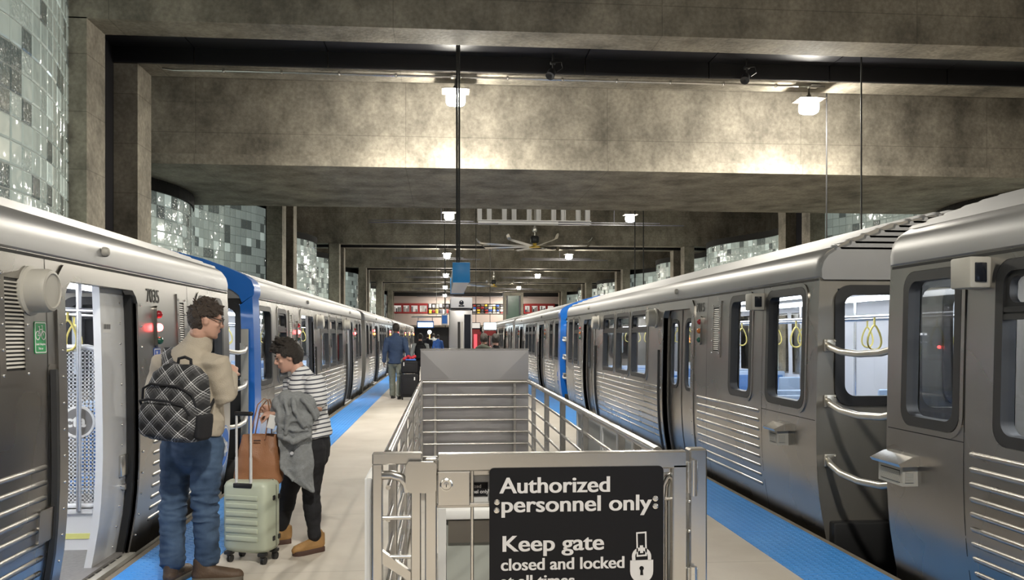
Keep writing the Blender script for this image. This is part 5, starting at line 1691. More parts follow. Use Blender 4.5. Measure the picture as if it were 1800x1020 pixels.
def fuse(mb, voxel, smooth=4, fac=.5):
    """melt overlapping closed shapes into one continuous surface"""
    me = bpy.data.meshes.new('fuse')
    me.from_pydata(mb.v, [], mb.f)
    b = bmesh.new(); b.from_mesh(me); bmesh.ops.recalc_face_normals(b, faces=b.faces); b.to_mesh(me); b.free()
    o = bpy.data.objects.new('fuse', me); COL.objects.link(o)
    r = o.modifiers.new('r', 'REMESH'); r.mode = 'VOXEL'; r.voxel_size = voxel
    if smooth:
        s = o.modifiers.new('s', 'SMOOTH'); s.iterations = smooth; s.factor = fac
    ev = o.evaluated_get(bpy.context.evaluated_depsgraph_get())
    em = ev.to_mesh()
    out = MB()
    out.v = [tuple(v.co) for v in em.vertices]
    out.f = [tuple(p.vertices) for p in em.polygons]
    out.mi = [0] * len(out.f)
    nrm = [v.normal.copy() for v in em.vertices]
    ev.to_mesh_clear(); bpy.data.objects.remove(o); bpy.data.meshes.remove(me)
    return out, nrm


def wrinkle(mb, nrm, amp, scale=(1, 1, 1), seed=0, mask=None):
    for i, p in enumerate(mb.v):
        q = Vector((p[0] * scale[0] + seed, p[1] * scale[1], p[2] * scale[2]))
        d = noise.noise(q) + .5 * noise.noise(q * 2.1)
        d = amp * (1 - 2 * abs(d)) if True else amp * d
        if mask: d *= mask(p)
        mb.v[i] = (p[0] + nrm[i].x * d, p[1] + nrm[i].y * d, p[2] + nrm[i].z * d)


class Frame:
    """local axes of a head, hand or torso: right, forward, up at an origin"""
    def __init__(s, o, heading, pitch=0, roll=0, k=1.0):
        s.o = Vector(o); s.k = k
        s.m = Euler((R(pitch), R(roll), R(-heading)), 'YXZ').to_matrix() if False else (Matrix.Rotation(R(-heading), 3, 'Z') @ Matrix.Rotation(R(pitch), 3, 'X') @ Matrix.Rotation(R(roll), 3, 'Y'))
    def __call__(s, x, y, z): return s.o + s.m @ (Vector((x, y, z)) * s.k)


HEADP = [(-.112, .072, .012, .026), (-.10, .084, -.012, .042), (-.075, .090, -.045, .054), (-.05, .091, -.064, .060), (-.028, .091, -.078, .065), (0.0, .084, -.090, .070), (.025, .092, -.096, .0735),
         (.05, .090, -.099, .075), (.08, .076, -.092, .070), (.103, .050, -.070, .054), (.118, .012, -.03, .026)]


def add_head(mb, F, jaw=1.0):
    rings = []
    for z, fr, bk, w in HEADP:
        c, d = (fr + bk) / 2, (fr - bk) / 2
        ww = w * (jaw if z < -.02 else 1)
        rings.append([F(ww * math.copysign(abs(math.sin(a)) ** .9, math.sin(a)), c + d * math.copysign(abs(math.cos(a)) ** .92, math.cos(a)), z) for a in [2 * math.pi * k / 24 for k in range(24)]])
    mb.rings(rings)
    rot = F.m
    k = F.k
    mb.tube([F(0, .090, .022), F(0, .101, 0.0), F(0, .112, -.022), F(0, .106, -.034)], [.009 * k, .010 * k, .0125 * k, .010 * k], 10)       # nose
    for s in (-1, 1):
        mb.sphere(F(s * .011, .099, -.031), .0085 * k, 10)
        mb.sphere(F(s * .030, .083, .028), (.020 * k, .011 * k, .008 * k), 10, rot=rot)     # brow
        mb.sphere(F(s * .040, .066, -.022), (.020 * k, .018 * k, .018 * k), 10, rot=rot)    # cheek
        mb.sphere(F(s * .074, -.008, -.008), (.008 * k, .018 * k, .029 * k), 12, rot=rot)   # ear
        mb.sphere(F(s * .078, -.014, .004), (.007 * k, .014 * k, .017 * k), 12, rot=rot)
    mb.sphere(F(0, .090, -.054), (.021 * k, .010 * k, .006 * k), 10, rot=rot)
    mb.sphere(F(0, .088, -.064), (.019 * k, .010 * k, .006 * k), 10, rot=rot)
    mb.sphere(F(0, .078, -.098), (.024 * k, .016 * k, .016 * k), 10, rot=rot)


def face_parts(root, F, hair, lids=True):
    rot, k = F.m, F.k
    for s in (-1, 1):
        m = MB(); m.sphere(F(s * .031, .0825, .003), (.0125 * k, .008 * k, .0055 * k), 12, rot=rot); e = m.build('eye', 'eye_white', root)
        m = MB(); m.sphere(F(s * .031, .0885, .002), (.0055 * k, .0035 * k, .0048 * k), 10, rot=rot); m.build('iris', 'eye_dark', e)
        m = MB(); m.tube([F(s * .017, .087, .005), F(s * .031, .0915, .0095), F(s * .046, .080, .005)], [.0022 * k, .0034 * k, .002 * k], 6); m.build('eyelid', hair, e)
        m = MB(); m.tube([F(s * .014, .098, .027), F(s * .030, .0985, .033), F(s * .048, .086, .029)], [.003 * k, .0045 * k, .002 * k], 8); m.build('eyebrow', hair, root)
    m = MB(); m.sphere(F(0, .0965, -.0545), (.019 * k, .0055 * k, .0042 * k), 10, rot=rot); m.sphere(F(0, .0945, -.0635), (.017 * k, .0055 * k, .005 * k), 10, rot=rot)
    m.build('lips', 'lips', root)


def add_hand(mb, wrist, d, palm, side, curl=50, spread=4, k=1.0, thumb=35):
    """palm, four separate fingers of unequal length and a thumb; d points along the hand, palm is where the palm looks"""
    d = Vector(d).normalized(); n = Vector(palm); n = (n - d * n.dot(d)).normalized()
    s = d.cross(n) * side                                        # towards the thumb
    w = Vector(wrist)
    ell(mb, [w - d * .02, w + d * .02 * k, w + d * .05 * k, w + d * .085 * k], [(.026 * k, .020 * k), (.032 * k, .018 * k), (.040 * k, .016 * k), (.037 * k, .013 * k)], s, 12)
    base = w + d * .086 * k
    for i, (off, L) in enumerate(((.029, .072), (.0095, .080), (-.0095, .074), (-.028, .058))):
        p = base + s * off * k - n * 0
        a = 0
        pts = [p - d * .02 * k]
        pts.append(p)
        cur = d
        for j, f in enumerate((.45, .30, .25)):
            a += R(curl * (1.0 + .12 * i) * (.8, 1.05, .75)[j])
            cur = d * math.cos(a) + n * math.sin(a) + s * math.sin(R(spread * (1.5 - i)))
            pts.append(pts[-1] + cur.normalized() * L * f * k)
        mb.tube(pts, [.0095 * k, .0095 * k, .009 * k, .0083 * k, .007 * k], 8)
        mb.sphere(pts[-1], .0072 * k, 8)
    tb = w + d * .028 * k + s * .028 * k
    td = (d * .75 + s * .65 + n * .35).normalized()
    p1 = tb + td * .038 * k
    p2 = p1 + (td * .8 + n * math.sin(R(thumb)) + d * .3).normalized() * .030 * k
    p3 = p2 + (td * .5 + n * math.sin(R(thumb)) + d * .6).normalized() * .024 * k
    mb.tube([tb - td * .015, tb, p1, p2, p3], [.014 * k, .0135 * k, .0115 * k, .0098 * k, .008 * k], 8); mb.sphere(p3, .0082 * k, 8)


def hair_mesh(root, F, mt, seed, region, n, size, lift, stretch=1.0, flow=None, voxel=.0045):
    """short locks melted into one head of hair; region(x, y, z) in head axes says where hair grows"""
    q = random.Random(seed)
    m = MB()
    pts = []
    tries = 0
    while len(pts) < n and tries < n * 40:
        tries += 1
        u, v = q.uniform(0, 2 * math.pi), q.uniform(-.95, 1)
        c = math.sqrt(max(0, 1 - v * v))
        x, y, z = .076 * c * math.sin(u), -.006 + .098 * c * math.cos(u), .018 + .103 * v
        if not region(x, y, z): continue
        pts.append((x, y, z))
    for x, y, z in pts:
        nv = Vector((x / .076 ** 2, (y + .006) / .098 ** 2, (z - .018) / .103 ** 2)).normalized()
        l = lift(x, y, z) * q.uniform(.6, 1.25)
        fl = flow(x, y, z) if flow else Vector((q.uniform(-1, 1), q.uniform(-1, 1), q.uniform(-1, 1)))
        fl = (fl - nv * fl.dot(nv) * .7)
        if fl.length > 1e-5: fl.normalize()
        s = size * q.uniform(.75, 1.2)
        p0 = Vector((x, y, z)) + nv * (-.004)
        p1 = p0 + nv * l * .7 + fl * s * .8 * stretch
        p2 = p0 + nv * l + fl * s * 1.9 * stretch + Vector((q.uniform(-1, 1), q.uniform(-1, 1), q.uniform(-1, 1))) * s * .35
        m.tube([F(*p0), F(*p1), F(*p2)], [s * .75, s * .7, s * .22], 6)
    rings = []                                                     # the cap under the locks
    for z, fr, bk, w in HEADP:
        if z < -.055: continue
        rings.append((z, fr, bk, w))
    cap = MB()
    for (x, y, z) in [p for p in pts]:
        m.sphere(F(x, y, z), .0155 * F.k, 8)
    f, nr = fuse(m, voxel, 2, .5)
    return f.build('hair', mt, root, 60)


def shoe(root, heel, d, L, W, H, mt, sole, ankle=.12, name='shoe', lace=True):
    """a boot standing at the heel point, pointing along d"""
    d = Vector((d[0], d[1], 0)).normalized(); r = Vector((d.y, -d.x, 0)); h = Vector(heel)
    P = lambda f, s, z: h + d * f * L + r * s + Vector((0, 0, z))
    m = MB()
    ell(m, [P(.10, 0, .055), P(.30, 0, .06), P(.55, 0, .052), P(.78, 0, .045), P(.93, 0, .038)], [(W * .40, .050), (W * .42, .056), (W * .47, .046), (W * .50, .038), (W * .36, .028)], r, 14)
    ell(m, [P(.16, 0, .05), P(.17, 0, .09), P(.18, 0, ankle)], [(W * .42, .052), (W * .43, .055), (W * .44, .056)], r, 14)
    ell(m, [P(.22, 0, .085), P(.40, 0, .075), P(.58, 0, .062)], [(W * .38, .05), (W * .37, .035), (W * .38, .028)], r, 12)
    m.sphere(P(.86, 0, .042), (W * .42, W * .42, .036), 12)
    f, nr = fuse(m, .006, 4)
    f.v = [(x, y, max(z, h.z + .018)) for x, y, z in f.v]
    o = f.build(name, mt, root, 60)
    outline = [(.0, .28), (-.02, .1), (.0, -.1)]
    sp = [(-.01, .0), (0.0, .30), (.10, .42), (.30, .43), (.55, .49), (.75, .53), (.90, .44), (.985, .22), (1.0, 0)]
    ring = [(f_, s_ * W) for f_, s_ in sp] + [(f_, -s_ * W) for f_, s_ in reversed(sp[1:-1])]
    m = MB(); m.rings([[P(f_, s_ * .97, 0.0) for f_, s_ in ring], [P(f_, s_, .008) for f_, s_ in ring], [P(f_, s_, .030) for f_, s_ in ring], [P(f_, s_ * .93, .036) for f_, s_ in ring]])
    m.build('sole', sole, o, 50)
    if lace:
        m = MB()
        for k in range(4):
            a = .32 + .075 * k; zz = .112 - .013 * k
            m.tube([P(a, -W * .22, zz - .012), P(a + .02, 0, zz + .005), P(a, W * .22, zz - .012)], .0035, 6)
        m.build('laces', 'sole_dark', o, 60)
    return o


# ------------------------------------------------------------------ the man with the backpack
MY = 5.58
J = lambda u, v, dy=0.0: at_y(u, v, MY + dy)
body = MB()
Hd = Frame(J(362, 563, -.02), 66, -10)
add_head(body, Hd, 1.06)
TR = Vector((math.cos(R(35)), -math.sin(R(35)), 0)); TF = Vector((math.sin(R(35)), math.cos(R(35)), 0))
neck = J(350, 600)
ell(body, [J(348, 618), J(351, 600), Hd(0, -.03, -.075)], [(.075, .075), (.060, .062), (.056, .06)], TR)
tc = [J(343, 800), J(343, 760), J(343, 720), J(340, 680), J(338, 650), J(340, 625)]
ell(body, tc, [(.16, .12), (.155, .115), (.15, .11), (.17, .115), (.18, .11), (.13, .085)], TR)
hL, kL, aL = J(313, 790, .04), J(304, 885, -.0), J(303, 985, -.04)
hR, kR, aR = J(364, 790, -.04), J(360, 885, -.06), J(365, 978, -.02)
for a, b, c in ((hL, kL, aL), (hR, kR, aR)):
    ell(body, [a, a.lerp(b, .5), b, b.lerp(c, .4), c], [.085, .075, .056, .056, .042], TR)
shR, elR = J(381, 640, -.10), J(395, 700, -.08); wrR = J(406, 661, .10)
shL, elL = J(290, 640, .11), J(270, 705, .16); wrL = J(330, 676, .40)
for a, b, c in ((shR, elR, wrR), (shL, elL, wrL)):
    ell(body, [a, a.lerp(b, .5), b, b.lerp(c, .5), c], [.052, .048, .042, .038, .028], (0, 0, 1) if abs((b - a).normalized().z) < .8 else TR)
add_hand(body, wrR, (J(410, 643, .17) - wrR), (-.6, .5, -.5), -1, 55, k=1.05)
add_hand(body, wrL, (J(345, 664, .5) - wrL), (.7, .2, -.3), 1, 55, k=1.05)
f, nr = fuse(body, .0068, 3)
man = f.build('person', 'skin', None, 70, loc=(aR.x - .1, aR.y, 0))
tag(man, 'person in tan fleece and blue jeans standing by the open door wearing a plaid backpack', 'person')
face_parts(man, Hd, 'hair_brown')
hair_mesh(man, Hd, 'hair_brown', 4, lambda x, y, z: (z > .045 + .25 * max(0, y - .02)) or (y < .036 and z > .030 and abs(x) > .04) or (y < -.005 and z > -.058 and not (abs(x) > .05 and z < .026 and y > -.040)), 520, .0125, lambda x, y, z: .010 + .020 * max(0, z / .1))
m = MB()
for s in (-1, 1):
    m.tube([Hd(s * .081, -.012, .018), Hd(s * .080, .03, .016), Hd(s * .070, .088, .012)], .0032, 6)
    ringp = [Hd(s * .034 + .027 * math.cos(R(a)), .108 - .012 * abs(math.cos(R(a))) * (1 if s * math.cos(R(a)) > 0 else .1), .006 + .019 * math.sin(R(a))) for a in range(0, 360, 24)]
    m.tube(ringp, .0030, 6, closed=True)
m.tube([Hd(-.009, .108, .010), Hd(0, .111, .014), Hd(.009, .108, .010)], .0025, 6)
m.build('glasses', 'rubber', man, 60)
# fleece
jk = MB()
ell(jk, [J(345, 764), J(345, 745), J(344, 715), J(340, 680), J(337, 655), J(337, 638), J(340, 622), J(345, 610)],
    [(.188, .150), (.195, .155), (.195, .150), (.208, .150), (.212, .145), (.20, .13), (.15, .105), (.095, .09)], TR, 24, True)
ell(jk, [J(347, 612, .0), J(350, 598), J(353, 592, .01)], [(.088, .092), (.074, .082), (.076, .084)], TR, 20)
for a, b, c in ((shR, elR, wrR), (shL, elL, wrL)):
    ell(jk, [a.lerp(Vector(tc[4]), .25), a, a.lerp(b, .5), b, b.lerp(c, .25), b.lerp(c, .6), b.lerp(c, .96)], [.085, .088, .078, .072, .066, .053, .040], (.5, .5, .5))
f, nr = fuse(jk, .0085, 4)
wrinkle(f, nr, .008, (5, 5, 8), 3)
f.build('fleece_jacket', 'fleece', man, 60)
m = MB(); p0, p1 = J(303, 652, -.15), J(378, 660, -.22)
jn = MB()
ell(jn, [J(343, 800, .0), J(343, 775), J(344, 752)], [(.178, .138), (.180, .138), (.172, .132)], TR, 20)
for a, b, c, hw in ((hL, kL, aL, .085), (hR, kR, aR, .090)):
    ell(jn, [a + Vector((0, 0, .03)), a.lerp(b, .3), a.lerp(b, .7), b, b.lerp(c, .35), b.lerp(c, .75), c + Vector((0, 0, .0))], [.110, .100, .086, .077, .078, .074, .077], TR, 18)
f, nr = fuse(jn, .008, 3)
kz = kL.z
wrinkle(f, nr, .013, (4.5, 4.5, 17), 9, lambda p: .35 + .9 * math.exp(-((p[2] - kz) / .16) ** 2) + .5 * math.exp(-((p[2] - .12) / .10) ** 2))
f.build('jeans', 'denim', man, 60)
shoe(man, (aL.x - .01, aL.y - .075, 0.008), (.18, 1), .30, .108, .1, 'boot_brown', 'sole', .15)
shoe(man, (aR.x - .085, aR.y - .03, 0.008), (1, .10), .315, .112, .1, 'boot_brown', 'sole', .15)

# backpack, hanging from one shoulder
BH = 22
bc = J(311, 706, -.31)
BF = Frame(bc, BH, 0, 4)
bp = empty('backpack', tuple(bc), 'black and white plaid backpack hanging from the shoulder of the person in fleece', 'backpack')
m = MB()
for z, w, d, y in ((-.235, .15, .08, 0), (-.215, .185, .105, 0), (-.12, .205, .125, -.005), (0, .203, .12, 0), (.10, .188, .10, .01), (.17, .165, .085, .02), (.215, .12, .06, .03), (.228, .08, .04, .035)):
    pass
secs = [(-.235, .15, .075, 0), (-.215, .185, .10, 0), (-.12, .205, .12, -.005), (0, .203, .115, 0), (.10, .188, .10, .01), (.17, .165, .085, .02), (.212, .12, .06, .03), (.228, .08, .04, .035)]
sup = lambda w, d, n=28: [(w * math.copysign(abs(math.cos(a)) ** .55, math.cos(a)), d * math.copysign(abs(math.sin(a)) ** .6, math.sin(a))) for a in [2 * math.pi * k / n for k in range(n)]]
m.rings([[BF(x, y + yo, z) for x, y in sup(w, d)] for z, w, d, yo in secs])
f, nr = fuse(m, .009, 2); wrinkle(f, nr, .006, (7, 7, 7), 5)
main = f.build('main_pouch', 'plaid', bp, 60)
m = MB()
m.rings([[BF(x, y - .105, z) for x, y in sup(w, d)] for z, w, d in ((-.215, .12, .03), (-.20, .155, .05), (-.10, .165, .06), (-.02, .155, .05), (.005, .12, .025))])
f, nr = fuse(m, .008, 2); wrinkle(f, nr, .005, (8, 8, 8), 2); fp = f.build('front_pocket', 'plaid', bp, 60)
m = MB(); m.tube([BF(-.17, -.085, -.06), BF(-.16, -.135, .0), BF(-.08, -.16, .018), BF(.06, -.16, .018), BF(.15, -.13, -.005), BF(.172, -.085, -.07)], .008, 8); m.build('pocket_zipper', 'black_cloth', fp, 60)
m = MB(); m.tube([BF(-.198, -.07, .0), BF(-.185, -.085, .07), BF(-.12, -.098, .105), BF(.08, -.098, .105), BF(.175, -.085, .06), BF(.197, -.07, -.01)], .008, 8); m.build('main_zipper', 'black_cloth', main, 60)
for s in (-1, 1):
    m = MB(); m.rings([[BF(s * .205 + x * .35, y * .8, z) for x, y in sup(w, d)] for z, w, d in ((-.22, .04, .05), (-.20, .075, .085), (-.10, .085, .09), (-.06, .08, .085))]); f, nr = fuse(m, .008, 2); f.build('side_pocket', 'black_cloth', bp, 60)
m = MB(); m.tube([BF(-.05, .05, .222), BF(-.045, .05, .262), BF(0, .05, .275), BF(.045, .05, .262), BF(.05, .05, .222)], .010, 8); m.build('carry_loop', 'black_cloth', bp, 60)
def band(m, pts, w, t, up):
    pts = [Vector(p) for p in pts]; rings = []
    for i, p in enumerate(pts):
        tg = (pts[min(i + 1, len(pts) - 1)] - pts[max(0, i - 1)]).normalized(); u = (Vector(up) - tg * Vector(up).dot(tg)).normalized(); v = tg.cross(u)
        rings.append([p + u * w + v * t, p - u * w + v * t, p - u * w - v * t, p + u * w - v * t])
    m.rings(rings)
m = MB(); band(m, [BF(-.05, .04, .20), J(296, 640, -.12), J(293, 622, .0), J(298, 613, .07), J(310, 618, .17), J(318, 650, .24)], .034, .009, TR); m.build('shoulder_strap', 'plaid', bp, 40)
m = MB(); band(m, [BF(.19, .03, -.12), J(372, 712, -.20), J(378, 700, -.10)], .014, .004, (0, 0, 1)); m.build('lower_strap', 'black_cloth', bp, 40)

# ------------------------------------------------------------------ the woman with the grey coat over her arm
WY = 6.32
K = lambda u, v, dy=0.0: at_y(u, v, WY + dy)
body = MB()
Hw = Frame(K(508, 627), -98, -16, 0, .97)
add_head(body, Hw, .96)
WR = Vector((math.cos(R(-75)), -math.sin(R(-75)), 0)); WF = Vector((math.sin(R(-75)), math.cos(R(-75)), 0))
ell(body, [K(530, 668), K(525, 655), Hw(0, -.035, -.07)], [(.062, .06), (.050, .052), (.048, .052)], WR)
ell(body, [K(545, 790), K(543, 765), K(540, 735), K(536, 700), K(534, 675), K(532, 662)], [(.15, .115), (.145, .11), (.13, .10), (.145, .115), (.14, .09), (.09, .07)], WR)
hA, kA, nA = K(549, 790, -.06), K(547, 868, -.05), K(553, 942, -.06)
hB, kB, nB = K(527, 795, .10), K(507, 868, .16), K(496, 925, .22)
for a, b, c in ((hA, kA, nA), (hB, kB, nB)):
    ell(body, [a, a.lerp(b, .5), b, b.lerp(c, .4), c], [.08, .07, .052, .05, .036], WR)
sA, eA, wA = K(553, 672, -.13), K(561, 716, -.16), K(484, 727, -.22)
sB, eB, wB = K(516, 672, .13), K(512, 722, .16), K(482, 722, .02)
for a, b, c in ((sA, eA, wA), (sB, eB, wB)):
    ell(body, [a, a.lerp(b, .5), b, b.lerp(c, .5), c], [.046, .042, .037, .034, .025], TR)
add_hand(body, wA, (-1, .15, -.05), (.1, .3, -.9), 1, 48, k=.93)
add_hand(body, wB, (-1, -.15, .25), (-.2, -.9, -.2), -1, 52, k=.93)
f, nr = fuse(body, .0065, 3)
woman = f.build('person', 'skin', None, 70, loc=(nA.x, nA.y, 0))
tag(woman, 'person in a striped top and black trousers looking down beside the pale suitcase', 'person')
face_parts(woman, Hw, 'hair_dark')
hair_mesh(woman, Hw, 'hair_dark', 8, lambda x, y, z: (z > .052 and y < .085) or (y < .040 and z > .012 and abs(x) > .04) or (y < .012 and z > -.055 and not (abs(x) > .05 and z < .012 and y > -.03)), 520, .012,
          lambda x, y, z: (.008 + .040 * max(0, (z - .03) / .09)) * (1.25 if y > 0 else .8), 1.25, lambda x, y, z: Vector((0, 1, .35)) if z > .05 else Vector((0, -.2, -1)))
ts = MB()
ell(ts, [K(549, 768), K(547, 750), K(544, 725), K(538, 700), K(535, 682), K(533, 668), K(531, 660)], [(.165, .145), (.165, .14), (.155, .128), (.165, .138), (.165, .115), (.135, .09), (.085, .075)], WR, 24, True)
for a, b in ((sA, eA), (sB, eB)):
    ell(ts, [a.lerp(K(533, 676), .35), a, a.lerp(b, .45), a.lerp(b, .74)], [.075, .078, .07, .068], TR, 16)
f, nr = fuse(ts, .008, 3)
wrinkle(f, nr, .007, (5, 5, 9), 21)
o = f.build('striped_top', 'striped', woman, 60)
def stripe_attr(o, fn):
    a = o.data.attributes.new('stripe', 'FLOAT', 'POINT')
    base = WLOC[o.name]
    a.data.foreach_set('value', [fn(v.co + base) for v in o.data.vertices])
stripe_attr(o, lambda p: p.z + 5 + .012 * math.sin(p.x * 9 + p.y * 7))
ps = MB()
ell(ps, [K(545, 800), K(547, 780), K(548, 758)], [(.162, .142), (.16, .138), (.142, .125)], WR, 20)
for a, b, c in ((hA, kA, nA), (hB, kB, nB)):
    ell(ps, [a + Vector((0, 0, .03)), a.lerp(b, .3), a.lerp(b, .7), b, b.lerp(c, .35), b.lerp(c, .75), c], [.103, .098, .078, .064, .066, .050, .047], WR, 16)
f, nr = fuse(ps, .008, 3); wrinkle(f, nr, .004, (5, 5, 14), 4)
f.build('trousers', 'black_cloth', woman, 60)
shoe(woman, (nA.x + .055, nA.y + .055, 0), (-.78, -.62), .25, .092, .1, 'boot_tan', 'sole_dark', .135)
shoe(woman, (nB.x + .06, nB.y + .03, 0), (-.9, -.35), .25, .092, .1, 'boot_tan', 'sole_dark', .135)

# the coat over her arm: a gathered bundle and a hanging skirt
cj = MB()
for (u, v, dy, r0) in ((492, 712, -.22, .055), (505, 704, -.22, .065), (522, 706, -.22, .07), (538, 712, -.21, .068), (548, 728, -.2, .05), (498, 735, -.24, .06), (515, 735, -.25, .07), (534, 738, -.24, .065),
                       (500, 757, -.24, .05), (518, 758, -.25, .058), (534, 758, -.23, .05), (486, 722, -.2, .04)):
    cj.sphere(K(u, v, dy), (r0 * 1.05, r0 * .9, r0 * 1.15), 12)
fold = lambda a, b, c, r_: cj.tube([K(*a), K(*b), K(*c)], [r_ * .7, r_, r_ * .6], 10)
fold((487, 712, -.26), (493, 738, -.29), (491, 768, -.27), .013); fold((500, 703, -.27), (507, 730, -.315), (502, 765, -.30), .015); fold((515, 698, -.28), (518, 722, -.325), (535, 752, -.30), .017)
fold((530, 700, -.28), (545, 716, -.28), (556, 738, -.25), .016); fold((489, 765, -.27), (515, 777, -.31), (548, 764, -.26), .018); fold((510, 742, -.31), (528, 735, -.31), (549, 748, -.26), .014); fold((496, 750, -.29), (516, 757, -.31), (541, 756, -.27), .012)
rows = []
SK = [(768, 490, 546), (785, 491, 548), (805, 492, 549), (825, 493, 550), (845, 512, 550.5), (855, 529, 550.5), (862, 542, 550.5), (866, 548, 550.5)]
n = 14
front, back = [], []
for v, ul, ur in SK:
    fr, bk = [], []
    for k in range(n + 1):
        t = k / n
        dy = -.24 + .018 * math.sin(t * 9 + v * .015) + .03 * (t - .5)
        p = K(ul + (ur - ul) * t, v, dy); fr.append(p); bk.append(p + Vector((0, .028, 0)))
    rows.append(fr + bk[::-1])
cj.rings(rows)
f, nr = fuse(cj, .0075, 4)
wrinkle(f, nr, .009, (8, 8, 6), 14)
coat = tag(f.build('coat', 'grey_felt', None, 60, loc=tuple(K(520, 750, -.2))), 'grey wool coat draped over the arm of the person in stripes', 'coat')
c = K(513, 797, -.262); m = MB(); m.lathe([(.012, .0), (.013, -.006), (.009, -.008), (.001, -.006)], tuple(c), 14, 'y'); m.build('button', 'sign_light_grey', coat, 40)
# folded paper in her hand
m = MB(); a = K(478, 742, -.27)
m.rbox(tuple(a), (.055, .006, .10), .002, 1, rot=Euler((.15, .25, .1))); tag(m.build('paper_slip', 'white_paint', None, 20, loc=tuple(a)), 'small white paper slip held under the fingers of the person in stripes', 'paper')

# ------------------------------------------------------------------ pale suitcase and tan tote
SYc = 5.98
sc = empty('suitcase', tuple(at_y(438, 975, SYc + .1)), 'pale sage green hard shell suitcase with its silver handle pulled up', 'suitcase')
hd = R(18)
p_l, p_r = at_y(390, 970, SYc), at_y(455, 970, SYc)
SF = Frame((at_y(437, 970, SYc).x, SYc + .10, 0), 20)
z0, z1 = .075, .585
Wd, Dp = .355, .225
M['sage'] = mat('sage_shell', (0.46, 0.50, 0.40), 0.38, noise_scale=5, noise_amt=.04)
def shell_ring(z, w, d, n=32): return [SF(x, y, z) for x, y in [(w * math.copysign(abs(math.cos(a)) ** .32, math.cos(a)), d * math.copysign(abs(math.sin(a)) ** .38, math.sin(a))) for a in [2 * math.pi * k / n for k in range(n)]]]
m = MB(); w, d = Wd / 2, Dp / 2
m.rings([shell_ring(z, w * a, d * b) for z, a, b in ((z0, .80, .72), (z0 + .012, .92, .88), (z0 + .04, 1, 1), (z1 - .04, 1, 1), (z1 - .012, .93, .9), (z1, .82, .74))])
m.build('shell', 'sage', sc, 50)
for k in range(6):
    z = z0 + .105 + .058 * k
    m = MB(); m.rbox(SF(-.01, -d - .001, z), (Wd * .72, .012, .034), .0055, 3, rot=SF.m); m.build('rib', 'sage', sc, 50)
m = MB(); m.rings([shell_ring(z, w * a * 1.004, .006) for z, a in ((z0 + .002, .85), (z0 + .04, 1), (z1 - .04, 1), (z1 - .0, .85))]); 
m.v = [tuple(Vector(p) + SF.m @ Vector((0, .035, 0))) for p in m.v]; m.build('zipper', 'rubber', sc, 50)
for z in (.17, .46):
    for y_ in (.0, .07):
        m = MB(); m.rbox(SF(w + .002, y_, z), (.01, .03, .035), .004, 1, rot=SF.m); m.build('hinge', 'rubber', sc, 30)
m = MB(); m.rbox(SF(-.005, -d + .02, z1 - .030), (.15, .05, .035), .008, 2, rot=SF.m); m.build('handle_recess', 'rubber', sc, 40)
h = MB()
for s in (-1, 1):
    h.tube([SF(-.005 + s * .058, -d + .018, z1 - .04), SF(-.005 + s * .058, -d + .018, z1 + .17)], .0105, 10); h.tube([SF(-.005 + s * .058, -d + .018, z1 + .15), SF(-.005 + s * .058, -d + .018, 1.055)], .0085, 10)
hh = h.build('telescopic_handle', 'white_metal', sc, 50)
m = MB(); m.rbox(SF(-.005, -d + .018, 1.065), (.145, .032, .03), .012, 3, rot=SF.m); m.build('grip', 'rubber', hh, 50)
for sx in (-1, 1):
    for sy in (-1, 1):
        m = MB(); m.rbox(SF(sx * .135, sy * .075, .068), (.06, .055, .03), .01, 2, rot=SF.m); m.rbox(SF(sx * .135, sy * .075, .048), (.03, .03, .04), .008, 2, rot=SF.m)
        cs = m.build('caster', 'rubber', sc, 40)
        m = MB()
        c = SF(sx * .135 + .008, sy * .075, .026); ax = SF.m @ Vector((1, 0, 0))
        m.cyl(c - ax * .014, c - ax * .004, .026, n=18); m.cyl(c + ax * .004, c + ax * .014, .026, n=18); m.build('wheel', 'rubber', cs, 40)

TYc = 6.16
tt = empty('tote_bag', tuple(at_y(455, 850, TYc)), 'tan leather tote bag resting on top of the pale suitcase', 'handbag')
M['tan_leather'] = mat('tan_leather', (0.28, 0.125, 0.058), 0.48, noise_scale=6, noise_amt=.12, bump=.15, bump_scale=120)
T = lambda u, v, dy=0.0: at_y(u, v, TYc + dy)
m = MB(); rings = []
for v, ul, ur, th in ((849, 416, 494, .075), (843, 412, 497, .085), (820, 415, 495, .085), (795, 420, 492, .07), (775, 425, 489, .045), (764, 427, 487, .028)):
    a, b = T(ul, v), T(ur, v); c = (a + b) / 2; hw = (b.x - a.x) / 2
    rings.append([Vector((c.x + hw * math.copysign(abs(math.cos(q)) ** .5, math.cos(q)), c.y + th * math.copysign(abs(math.sin(q)) ** .7, math.sin(q)), c.z)) for q in [2 * math.pi * k / 28 for k in range(28)]])
m.rings(rings); f, nr = fuse(m, .008, 2); wrinkle(f, nr, .006, (6, 6, 6), 31); tb = f.build('bag_body', 'tan_leather', tt, 60)
m = MB(); m.rbox(T(452, 775, -.07), (.05, .004, .012), .002, 1); m.build('stamped_mark', 'sole_dark', tb, 30)
for dy in (-.05, .04):
    m = MB(); band(m, [T(447, 772, dy), T(452, 745, dy), T(458, 718, dy * .7), T(468, 705, dy * .3), T(474, 702, dy * .2), T(477, 712, dy * .3), T(478, 738, dy * .7), T(477, 772, dy)] if dy > 0 else
                        [T(440, 774, dy), T(446, 740, dy), T(453, 712, dy * .7), T(464, 701, dy * .3), T(471, 703, dy * .2), T(473, 722, dy * .4), T(470, 745, dy * .8), T(466, 772, dy)], .009, .003, (0, 1, 0)); m.build('strap', 'tan_leather', tt, 50)

